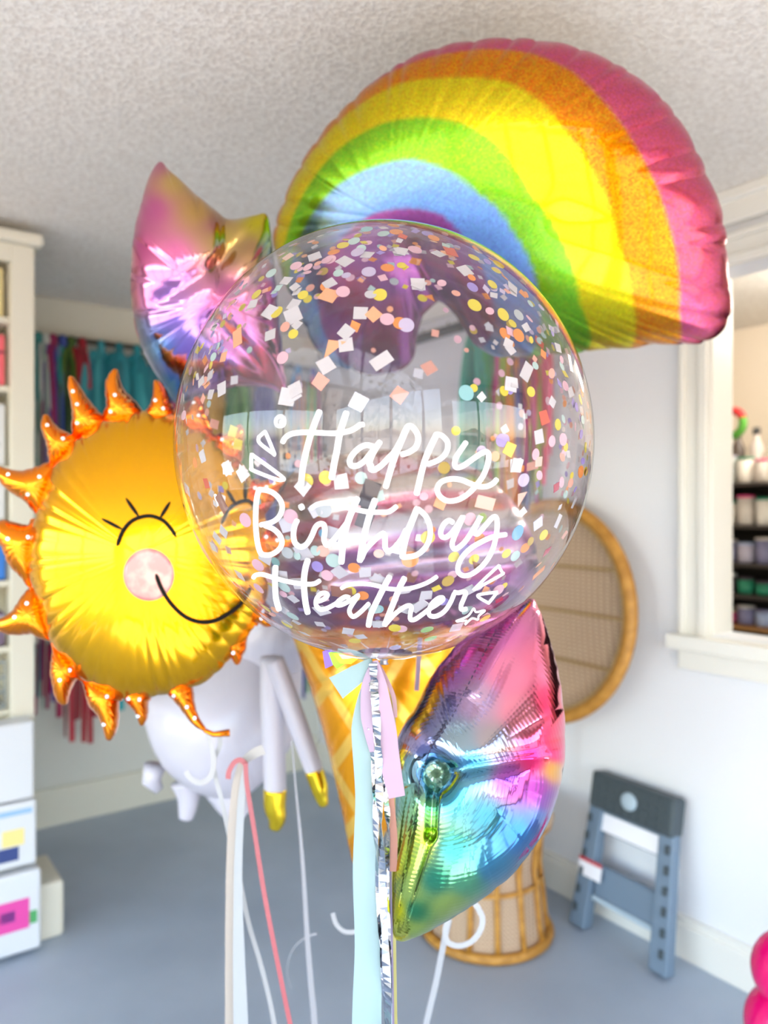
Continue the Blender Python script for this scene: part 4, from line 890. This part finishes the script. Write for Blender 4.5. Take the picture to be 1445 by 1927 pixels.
def cmesh(shape, c, var=0):
    key = (shape, c, var)
    if key in CM: return CM[key]
    rs = random.Random(hash(shape) % 7+var*5 if False else (len(shape)*31+var*5)); th = .00025
    if shape == 'round': ol = [(math.cos(t)*.0072, math.sin(t)*.0072) for t in np.linspace(0, 2*math.pi, 21)[:-1]]
    elif shape == 'square': s = .0062; ol = [(x*s*(1+rs.uniform(-.14, .14)), y*s*(1+rs.uniform(-.14, .14))) for x, y in ((-1, -1), (1, -1), (1, 1), (-1, 1))]
    elif shape == 'rectangle': ol = [(x*.0095, y*.0056) for x, y in ((-1, -1), (1, -1), (1, 1), (-1, 1))]
    elif shape == 'shard': ol = [(-.007, -.008), (.006, -.003), (.001, .011)]
    else: ol = [(-.0075, 0), (0, -.0058), (.0075, 0), (0, .0058)]
    n = len(ol); b = rs.uniform(-1.0, 1.0)*9 if shape != 'round' else 3
    vs = [(x, y, z+b*x*x) for z in (-th, th) for x, y in ol]
    me = bpy.data.meshes.new(f'{shape}_confetti'); me.from_pydata(vs, [], [tuple(range(n-1, -1, -1)), tuple(range(n, 2*n))]+[(i, (i+1) % n, n+(i+1) % n, n+i) for i in range(n)])
    me.materials.append(cmat(c)); CM[key] = me; return me
def frame_at(p, n, rot):
    z = n; x = Vector((0, 0, 1)).cross(z)
    if x.length < 1e-3: x = Vector((1, 0, 0))
    x.normalize(); y = z.cross(x); R = Matrix((x, y, z)).transposed() @ Matrix.Rotation(rot, 3, 'Z')
    return Matrix.Translation(p) @ R.to_4x4()
proto = {}
crs = random.Random(5); NC = [0]; used = []
wordc = {'white': 'white', 'orange': 'orange', 'pink': 'pale pink', 'lilac': 'pale lilac', 'yellow': 'yellow', 'mint': 'mint', 'teal': 'pale aqua', 'grey': 'grey', 'violet': 'violet', 'salmon': 'salmon', 'tan': 'tan', 'red': 'orange-red', 'darkred': 'dark red', 'black': 'black', 'brown': 'brown', 'blue': 'sky blue', 'green': 'lime green', 'peach': 'peach', 'mustard': 'mustard'}
def confetti(shape, c, px, py, back=False, sc=1.0, rot=None, label=None):
    h = hit(px, py, BR-.0022-crs.uniform(0, .0012), back)
    if h is None: return None
    p, n = h; var = crs.randrange(3) if shape == 'square' else 0
    key = (shape, c, var)
    if key not in proto:
        o = bpy.data.objects.new(f'{shape}_confetti', cmesh(*key)); proto[key] = o
    else: o = proto[key].copy()
    COL.objects.link(o)
    rot = crs.uniform(0, math.pi) if rot is None else rot
    tl = Matrix.Rotation(crs.uniform(-.12, .12), 4, 'X') @ Matrix.Rotation(crs.uniform(-.12, .12), 4, 'Y')
    o.matrix_world = frame_at(p, n, rot) @ tl @ Matrix.Scale(sc, 4)
    side = 'far wall' if back else 'near wall'
    ang = math.atan2(823-py, px-722); h2 = round((math.pi/2-ang)/(2*math.pi)*24) % 24; hr = (f'{(h2//2) % 12 or 12}' if h2 % 2 == 0 else f'{(h2//2) % 12 or 12} to {(h2//2+1) % 12 or 12}'); rr = math.hypot(px-722, (py-823)/1.04)/390
    zone = 'on the rim' if rr > .94 else 'just inside the rim' if rr > .85 else 'near the rim' if rr > .74 else 'beyond halfway out' if rr > .60 else 'halfway out' if rr > .42 else 'close to the middle' if rr > .2 else 'at the middle'
    size = 'large ' if sc >= 1.18 else 'small ' if sc < .88 else ''
    o['label'] = label or f'{size}{wordc[c]} {shape} confetti {zone}, {hr} o\'clock, {side}'; o['category'] = 'confetti'
    o['group'] = f'{wordc[c]} {shape} confetti on the {side} of the balloon'
    if label: del o['group']
    used.append((p, sc)); NC[0] += 1; return o
def batch(ox, oy, k, items, shape):
    for it in items:
        x, y, c = it[:3]; sc = it[3] if len(it) > 3 else 1.0; bk = it[4] if len(it) > 4 else False; sh_ = it[5] if len(it) > 5 else shape
        confetti(sh_, c, ox+x/k, oy+y/k, bk, sc)
batch(320, 400, 2.89, [(890, 215, 'orange'), (870, 255, 'pink'), (685, 290, 'pink'), (1080, 322, 'lilac', 1.1), (1182, 300, 'orange', 1.05), (1140, 447, 'yellow', 1.08), (1090, 445, 'white', .9), (940, 430, 'pink', 1.05), (470, 445, 'yellow'), (580, 542, 'yellow', 1.1), (625, 622, 'salmon', .85), (1180, 580, 'pink', 1.05), (1285, 612, 'lilac', 1.15), (612, 790, 'pink'), (1000, 155, 'mint'), (1160, 115, 'mint'), (835, 320, 'mustard', 1, True), (748, 470, 'yellow', 1, True), (762, 410, 'salmon', 1, True), (1218, 375, 'grey', 1, True), (1020, 215, 'lilac', 1.1), (1330, 200, 'pink', 1.1), (980, 355, 'pink', 1, True), (1370, 465, 'yellow', 1, True), (550, 330, 'mint'), (710, 350, 'violet', 1, True), (940, 178, 'yellow'), (1070, 90, 'teal'), (1215, 70, 'orange'), (1400, 115, 'violet'), (1230, 105, 'orange', 1.1), (330, 570, 'violet', .7, True), (670, 660, 'yellow', .8), (600, 1135, 'white', 1.05)], 'round')
batch(320, 400, 2.89, [(630, 372, 'white'), (677, 405, 'white', .8), (865, 385, 'white', 1.1), (785, 240, 'white', 1.15), (950, 265, 'white', 1.2), (1035, 545, 'white', 1.2), (1350, 390, 'white', 1.1), (545, 540, 'white', 1.3), (672, 500, 'white', 1.2), (670, 560, 'white', 1.5), (690, 610, 'white', .8), (955, 650, 'white', 1.15), (955, 720, 'white', 1.15), (1150, 805, 'white', 1.2, False, 'rectangle'), (848, 830, 'white', 1.25), (545, 665, 'white', 1.1), (280, 958, 'white', 1.2), (217, 885, 'white', .95), (220, 990, 'white', .9), (350, 910, 'white', 1.1, True), (450, 497, 'white', .9), (640, 1000, 'white', 1.5), (665, 985, 'white', 1.4), (680, 960, 'white', 1.2), (1025, 1030, 'white', 1.3), (1255, 210, 'white', 1.05), (865, 450, 'tan', 1.4), (1105, 555, 'tan', 1.1), (290, 785, 'tan', .9), (365, 680, 'tan', 1.2, False, 'rectangle'), (885, 730, 'tan', 1.4, False, 'shard'), (815, 920, 'salmon', 1.15), (1245, 990, 'salmon', 1.15), (1265, 130, 'red', 1.1, False, 'diamond'), (1330, 265, 'tan', 1.1, True), (240, 1150, 'salmon', 1.2, True, 'rectangle'), (340, 1190, 'yellow', 1.4, True), (370, 1260, 'yellow', 1.3, True), (170, 920, 'white', .9), (310, 1390, 'white', 1.1), (395, 1415, 'white', 1.1), (175, 1320, 'white', .9)], 'square')
batch(720, 400, 3.44, [(210, 240, 'pink', 1.1), (595, 600, 'yellow', 1.15), (780, 660, 'yellow', 1.1), (880, 663, 'grey', 1.0), (880, 795, 'orange', 1.1), (820, 722, 'mustard', .8, True), (588, 765, 'mustard', .9, True), (485, 820, 'pink', .95, True), (540, 1168, 'teal', 1.2), (960, 1160, 'yellow', .8), (785, 1155, 'yellow', .8), (1280, 1210, 'yellow', .9), (1255, 1260, 'violet', .8), (1345, 1335, 'orange', .9), (1285, 1435, 'violet', .8), (1312, 1520, 'yellow', .9), (1280, 1680, 'orange', 1.0), (785, 1475, 'violet', 1.0), (1210, 1350, 'violet', .7, True), (710, 465, 'yellow', .9), (835, 850, 'orange', .8, True), (330, 165, 'orange'), (260, 555, 'yellow', 1, True), (75, 445, 'grey', .9, True), (1095, 1480, 'pink', .9), (990, 1565, 'pink', .9), (900, 1300, 'salmon', .9, True), (825, 965, 'pink', .9, True), (770, 1040, 'pink', .9, True), (610, 1095, 'pink', .9, True), (755, 1250, 'pink', .9, True), (1070, 1220, 'pink', .9, True), (590, 290, 'yellow', 1), (750, 335, 'yellow', 1.1), (735, 375, 'yellow', .9)], 'round')
batch(720, 400, 3.44, [(535, 375, 'white', 1.25), (228, 465, 'white', 1.2), (118, 250, 'white', 1.1), (932, 1030, 'white', 1.15, False, 'rectangle'), (828, 1110, 'white', 1.25), (828, 885, 'white', .9), (870, 1635, 'white', 1.2), (1010, 1450, 'white', 1.2), (1045, 1325, 'red', 1.2), (1215, 975, 'brown', 1.1, False, 'rectangle'), (440, 250, 'red', 1.3, False, 'rectangle'), (910, 525, 'orange', .9), (825, 770, 'pink', .9), (340, 780, 'salmon', 1.0, True), (300, 1005, 'salmon', 1.7, True), (215, 315, 'orange', 1.2, True), (670, 540, 'orange', .9, True), (840, 485, 'white', 1.1), (360, 265, 'white', 1.1), (230, 1040, 'white', 1.3, True), (1015, 840, 'red', 1.1, True, 'rectangle'), (820, 1530, 'yellow', 1.1), (970, 1640, 'salmon', 1.2, True, 'rectangle'), (690, 745, 'white', 1, True)], 'square')
batch(320, 760, 3.284, [(355, 395, 'white', 1.15), (450, 430, 'white', 1.15), (200, 330, 'white', .9), (105, 530, 'white', 1.1), (330, 790, 'white', 1.1), (290, 830, 'white', 1.2), (1055, 480, 'white', 1.2), (585, 950, 'white', 1.3), (820, 915, 'white', 1.5), (720, 745, 'white', 1.3), (1045, 1040, 'white', 1.2), (1205, 1040, 'white', 1.05), (1280, 1085, 'white', 1.05), (1100, 1405, 'white', 1.1), (760, 1205, 'white', 1), (1005, 800, 'white', 1.2), (430, 1060, 'white', 1.1), (925, 1360, 'white', .9), (1285, 1360, 'white', 1), (1230, 560, 'black', 1.6, False, 'rectangle'), (1212, 690, 'black', 1.5, False, 'rectangle'), (1060, 1165, 'brown', 1.3, False, 'rectangle'), (318, 612, 'brown', 1.2, False, 'rectangle'), (225, 490, 'red', .9), (360, 905, 'peach', 1, True), (415, 1120, 'tan', 1.2, True), (1180, 1440, 'white', 1), (700, 1270, 'white', 1), (830, 1420, 'white', 1), (690, 1060, 'white', 1.1), (790, 1110, 'white', 1.2), (935, 1275, 'white', 1.3), (820, 510, 'white', 1.2), (1025, 700, 'white', .8, True), (540, 360, 'white', 1.0, True)], 'square')
batch(320, 760, 3.284, [(465, 718, 'pink', 1.15), (745, 695, 'pink', 1.15), (950, 655, 'grey', 1.2), (725, 920, 'grey', 1), (543, 997, 'pink', 1.15), (705, 1132, 'mint', 1.15), (548, 1140, 'pink', 1.1), (757, 1312, 'mint', 1.15), (590, 1262, 'yellow', 1.1), (722, 1360, 'yellow', 1.1), (1180, 458, 'mint', .9), (960, 455, 'yellow', 1), (840, 475, 'yellow', 1.1), (1010, 968, 'mint', 1.2), (1137, 1013, 'orange', .95), (910, 1005, 'violet', .95), (970, 1060, 'pink', .95), (945, 910, 'peach', 1), (1115, 1155, 'yellow', .9), (1190, 1185, 'orange', .95), (1285, 1268, 'teal', .9), (650, 975, 'teal', 1.2, True), (945, 800, 'blue', 1.1, True), (340, 505, 'yellow', .9, True), (790, 370, 'pink', .9, True), (1290, 925, 'peach', .8)], 'round')
batch(700, 760, 3.284, [(1138, 515, 'darkred', 1.0, False, 'diamond'), (1080, 912, 'darkred', 1.1, False, 'diamond'), (785, 1210, 'darkred', 1.1, False, 'diamond'), (645, 1005, 'brown', 1, False, 'shard'), (1027, 740, 'white', 1.2), (700, 612, 'peach', 1.2, False, 'rectangle'), (890, 380, 'white', 1.2), (855, 495, 'white', 1.2, True), (35, 1085, 'white', 1.1), (600, 1150, 'white', 1.1), (335, 1182, 'white', 1.1), (240, 1075, 'brown', 1.4, True), (240, 920, 'brown', 1.3, True, 'rectangle'), (570, 905, 'violet', 1.2, True, 'rectangle'), (1190, 810, 'salmon', 1, False, 'rectangle'), (1030, 1045, 'orange', 1.1, False, 'rectangle'), (215, 1270, 'white', 1), (290, 1250, 'white', 1.1, False, 'rectangle'), (520, 1380, 'white', 1.2), (40, 1360, 'white', 1), (1250, 610, 'white', .8, False, 'rectangle'), (1150, 725, 'white', .9, False, 'rectangle')], 'square')
batch(700, 760, 3.284, [(1060, 810, 'yellow', .95), (1290, 420, 'orange', 1.05), (900, 795, 'blue', 1.3), (680, 705, 'green', 1.2, True), (665, 835, 'orange', .9), (630, 960, 'yellow', .9), (830, 925, 'yellow', .85), (885, 940, 'mint', .95), (945, 890, 'orange', .9), (235, 960, 'orange', 1.3), (505, 945, 'yellow', .9), (345, 825, 'yellow', 1.1), (605, 712, 'pink', 1), (340, 1395, 'green', 1.1), (362, 1450, 'green', 1.1), (140, 1385, 'yellow', 1), (180, 1390, 'pink', 1), (780, 1150, 'pink', 1.1), (445, 395, 'mustard', .9), (275, 610, 'pink', .9, True), (350, 650, 'pink', 1, True), (800, 225, 'violet', 1), (1190, 110, 'pink', .8, True), (1180, 220, 'pink', 1), (760, 1080, 'pink', .9, True), (1115, 1000, 'orange', .8), (15, 1270, 'mint', 1), (1320, 270, 'yellow', .9)], 'round')
# scattered pieces by density: thick towards the top and right rims and near the floor of the balloon
def randpiece():
    while True:
        a = crs.uniform(0, 2*math.pi); rr = math.sqrt(crs.uniform(0, 1))*388; x = 722+rr*math.cos(a); y = 823+rr*1.04*math.sin(a)
        w = .12+(rr/388)**3*.75
        if y < 560: w += .35
        if x > 900 and 500 < y < 950: w += .35
        if y > 1080: w += .15
        if 540 < x < 720 and 560 < y < 740: w *= .25
        if 720 < y < 900 and x < 880: w *= .25
        if crs.random() < w: return x, y
pool_r = ['pink']*6+['lilac']*3+['yellow']*5+['orange']*4+['mint']*3+['grey', 'violet', 'teal', 'salmon', 'peach', 'mustard']
pool_s = ['white']*9+['peach']*2+['salmon', 'tan', 'orange', 'pink']
while NC[0] < 300:
    x, y = randpiece(); bk = crs.random() < .38
    if crs.random() < .55: confetti('round', crs.choice(pool_r), x, y, bk, crs.uniform(.75, 1.05))
    else: confetti(crs.choice(['square']*6+['rectangle', 'shard']), crs.choice(pool_s), x, y, bk, crs.uniform(.75, 1.1))
# the smaller rest as one mass
mb = MB(); mcs = ['white', 'pink', 'yellow', 'orange', 'mint', 'lilac', 'salmon', 'tan', 'violet']
for k in range(430):
    x, y = randpiece()
    if crs.random() < .5:      # rim and cap
        a = crs.uniform(-.35, math.pi+.1); rr = crs.uniform(330, 390); x = 722+rr*math.cos(a); y = 823-rr*1.04*math.sin(a)
    h = hit(x, y, BR-.003-crs.uniform(0, .002), crs.random() < .6)
    if h is None: continue
    F = frame_at(h[0], h[1], crs.uniform(0, 3)) @ Matrix.Rotation(crs.uniform(-.3, .3), 4, 'X'); s_ = crs.uniform(.6, .9); mi = crs.choice([0, 0, 0, 1, 1, 2, 3, 4, 5, 6, 7, 8])
    if mi and crs.random() < .7: ol = [(math.cos(t)*.0068*s_, math.sin(t)*.0068*s_) for t in np.linspace(0, 2*math.pi, 13)[:-1]]
    else: ol = [(-.006*s_, -.005*s_), (.006*s_, -.006*s_), (.005*s_, .006*s_), (-.006*s_, .006*s_)]
    n = len(ol); mb.add([F @ Vector((a_, b_, z)) for z in (-.0002, .0002) for a_, b_ in ol], [tuple(range(n-1, -1, -1)), tuple(range(n, 2*n))]+[(i, (i+1) % n, n+(i+1) % n, n+i) for i in range(n)], mi)
o = mb.build('loose_confetti', [cmat(c) for c in mcs]); tag(o, 'mass of small mixed confetti bits clinging all round inside the clear balloon', 'confetti', kind='stuff')

# ================================================================== RIBBONS
def rib_thing(name, pts, d, width, col, label, group=None, rough=.3, **kw):
    m = mat('ribbon_'+col.lstrip('#'), [x*.70 for x in (int(col[i:i+2], 16)/255 for i in (1, 3, 5))], rough)
    o = ribbon(name, pxs(pts, d), width, m, None, **kw); tag(o, label, 'ribbon', group); return o
# tassel under the clear balloon: every strip a thing tied at its neck
rib_thing('satin_ribbon', [(697, 1246), (689, 1290), (682, 1370), (690, 1500), (688, 1640), (693, 1780), (690, 1927), (692, 2150)], 1.04, [.006, .012, .030, .031, .035, .037, .040, .040], '#bfe6ee', 'wide pale blue satin ribbon hanging straight down from the clear balloon', thick=.0006)
o = rib_thing('satin_ribbon', [(700, 1243), (672, 1268), (632, 1295)], 1.035, [.008, .026, .034], '#b4dce4', 'short pale blue ribbon end pointing left under the clear balloon')
rib_thing('satin_ribbon', [(700, 1243), (670, 1232), (635, 1224)], 1.05, [.004, .010, .006], '#cbe8ec', 'thin pale blue ribbon loop hugging the bottom left of the clear balloon')
rib_thing('satin_ribbon', [(706, 1243), (714, 1290), (727, 1370), (735, 1440), (747, 1500)], 1.03, [.006, .020, .026, .027, .022], '#e6c2e6', 'lilac pink ribbon tail ending beside the right star balloon')
rib_thing('satin_ribbon', [(702, 1246), (690, 1290), (690, 1350), (700, 1415)], 1.032, [.004, .014, .016, .006], '#dcc0e4', 'short lilac ribbon left of the silver foil strips')
rib_thing('satin_ribbon', [(708, 1243), (722, 1268), (740, 1310), (744, 1350)], 1.045, [.004, .005, .006, .005], '#f2c0d0', 'narrow pink ribbon edge curving right below the balloon knot')
rib_thing('satin_ribbon', [(730, 1430), (737, 1520), (741, 1580), (740, 1640)], 1.05, [.006, .009, .010, .010], '#f4a890', 'coral ribbon strip between silver foil and star balloon')
rib_thing('satin_ribbon', [(734, 1300), (742, 1350), (740, 1500), (738, 1700), (737, 1927), (738, 2120)], 1.06, [.003, .004, .006, .009, .016, .014], '#e8e07c', 'pale yellow ribbon strip behind the silver foil strips')
rib_thing('satin_ribbon', [(735, 1640), (737, 1760), (740, 1927), (742, 2100)], 1.055, [.002, .003, .003, .003], '#b0a0d0', 'hair-thin violet ribbon beside the yellow strip')
# patterned paper tag bow
bow = empty('paper_bow', P(650, 1240, 1.05), 'scrap of bright patterned ribbon in violet, lime, yellow and pink under the balloon', 'ribbon')
for nm, pts, c, dy in (('violet_patch', [(607, 1226), (624, 1222), (626, 1252), (612, 1258)], '#7a5ad8', 0), ('lime_patch', [(618, 1228), (636, 1226), (648, 1250), (634, 1259), (626, 1250)], '#98e024', -.0008), ('yellow_patch', [(628, 1230), (650, 1229), (674, 1240), (660, 1250), (640, 1248)], '#ffdc2c', -.0016), ('pink_patch', [(634, 1228), (660, 1228), (672, 1236), (655, 1240), (644, 1240)], '#fcb8a4', -.0024)):
    mb = MB(); n = len(pts); vs = [P(x, y, 1.05+dy+t) for t in (0, .0007) for x, y in pts]; mb.add(vs, [tuple(range(n)), tuple(range(2*n-1, n-1, -1))]+[(i, n+i, n+(i+1) % n, (i+1) % n) for i in range(n)]); mb.build(nm, mat('print_'+nm, c, .4), bow)
# silver foil tinsel strips
silver = mat('tinsel_silver', '#a8acb4', .12, 1.0)
for i, (pts, w, lb) in enumerate((([(702, 1247), (704, 1290), (708, 1350), (712, 1420), (714, 1500), (718, 1600), (722, 1720), (728, 1840), (733, 1927), (736, 2060)], .011, 'main crinkled silver tinsel strip below the balloon knot'), ([(700, 1250), (692, 1300), (700, 1400), (706, 1480), (708, 1600), (714, 1700), (722, 1830), (728, 1930), (730, 2040)], .009, 'left crinkled silver tinsel strip against the pale blue ribbon'), ([(705, 1250), (714, 1330), (720, 1420), (726, 1500), (730, 1560), (727, 1640), (730, 1760), (735, 1900), (737, 2020)], .008, 'right crinkled silver tinsel strip beside the lilac ribbon'))):
    c = [tuple(x) for x in catmull([(a, b) for a, b in pts], 5)]
    o = ribbon('tinsel_strip', pxs(c, 1.028+i*.006), w, silver, None, per=2, thick=.0003, ruffle=.0008, seed=i+2, twist=[0, .6, -.4, .9, -.7, 1.4, .3, -.8, .5, 1.2, 0]); tag(o, lb, 'tinsel', 'silver tinsel under the balloon')
# curling ribbons of the other balloons
rib_thing('curling_ribbon', [(391, 1382), (396, 1400), (402, 1430), (397, 1460), (378, 1473), (360, 1466), (350, 1452)], 1.40, .010, '#f2f2f4', 'white ribbon curl hooking left below the neck of the sun', thick=.0008)
rib_thing('curling_ribbon', [(414, 1385), (413, 1405), (402, 1432), (405, 1460), (418, 1510), (432, 1575), (448, 1640), (466, 1730), (492, 1820), (513, 1910), (535, 2050)], 1.41, .0085, '#eef0f4', 'white ribbon hanging from the sun balloon and slanting to lower right', thick=.0008)
rib_thing('wide_ribbon', [(455, 1432), (447, 1480), (440, 1560), (436, 1660), (432, 1800), (432, 1927), (432, 2120)], 1.36, [.010, .020, .022, .021, .016, .016, .016], '#efe2d6', 'wide cream ribbon hanging left of the pink ribbon', thick=.0008)
rib_thing('wide_ribbon', [(462, 1436), (455, 1500), (449, 1600), (448, 1700), (450, 1820), (453, 1927), (456, 2120)], 1.35, [.006, .013, .014, .016, .022, .026, .028], '#e4eaf0', 'wide bluish white ribbon hanging beside the cream one', thick=.0008)
rib_thing('curling_ribbon', [(496, 1410), (478, 1418), (462, 1430), (456, 1445)], 1.37, [.018, .018, .014, .012], '#f0ece8', 'short cream ribbon end reaching from behind the white leg', thick=.0008)
rib_thing('curling_ribbon', [(464, 1440), (452, 1430), (440, 1436), (431, 1452), (429, 1466)], 1.345, .009, '#ee8088', 'small coral pink ribbon loop at the top of the cream ribbon', thick=.0008)
rib_thing('curling_ribbon', [(462, 1436), (465, 1480), (478, 1560), (497, 1680), (520, 1800), (546, 1927), (575, 2060)], 1.34, .0082, '#ee8088', 'long coral pink ribbon slanting down to the right', thick=.0008)
rib_thing('curling_ribbon', [(549, 1395), (553, 1440), (558, 1500), (566, 1580), (572, 1660), (578, 1760), (585, 1850), (592, 1927), (602, 2080)], 1.5, [.003, .003, .004, .006, .008, .010, .011, .012, .012], '#dcdde6', 'thin white ribbon hanging between the white legs and the blue ribbon', thick=.0008)
rib_thing('curling_ribbon', [(626, 1718), (632, 1738), (646, 1752), (662, 1754), (676, 1750)], 1.5, .009, '#e8eaf0', 'little white ribbon curl left of the wide blue ribbon', thick=.0008)
rib_thing('curling_ribbon', [(596, 1757), (585, 1760), (572, 1766), (556, 1780), (545, 1800), (540, 1830), (548, 1860)], 1.7, [.006, .005, .003, .002, .0015, .001, .001], '#dcdde6', 'faint thin white ribbon wisp over the floor', thick=.0008)
rib_thing('curling_ribbon', [(843, 1726), (838, 1752), (842, 1772), (862, 1780), (885, 1773), (902, 1754), (908, 1730), (900, 1710), (893, 1700)], 1.5, .011, '#eceef4', 'white ribbon curl shaped like a loop over the chair base', thick=.0008)
rib_thing('curling_ribbon', [(845, 1730), (838, 1760), (830, 1800), (820, 1850), (808, 1900), (800, 1940), (785, 2050)], 1.52, .012, '#dfe2ea', 'white ribbon slanting down left in front of the chair base', thick=.0008)
rib_thing('curling_ribbon', [(790, 1200), (788, 1240), (784, 1300)], 1.3, [.007, .008, .008], '#e8c8e0', 'pale lilac ribbon hanging in front of the cone, right of the balloon knot', thick=.0008)
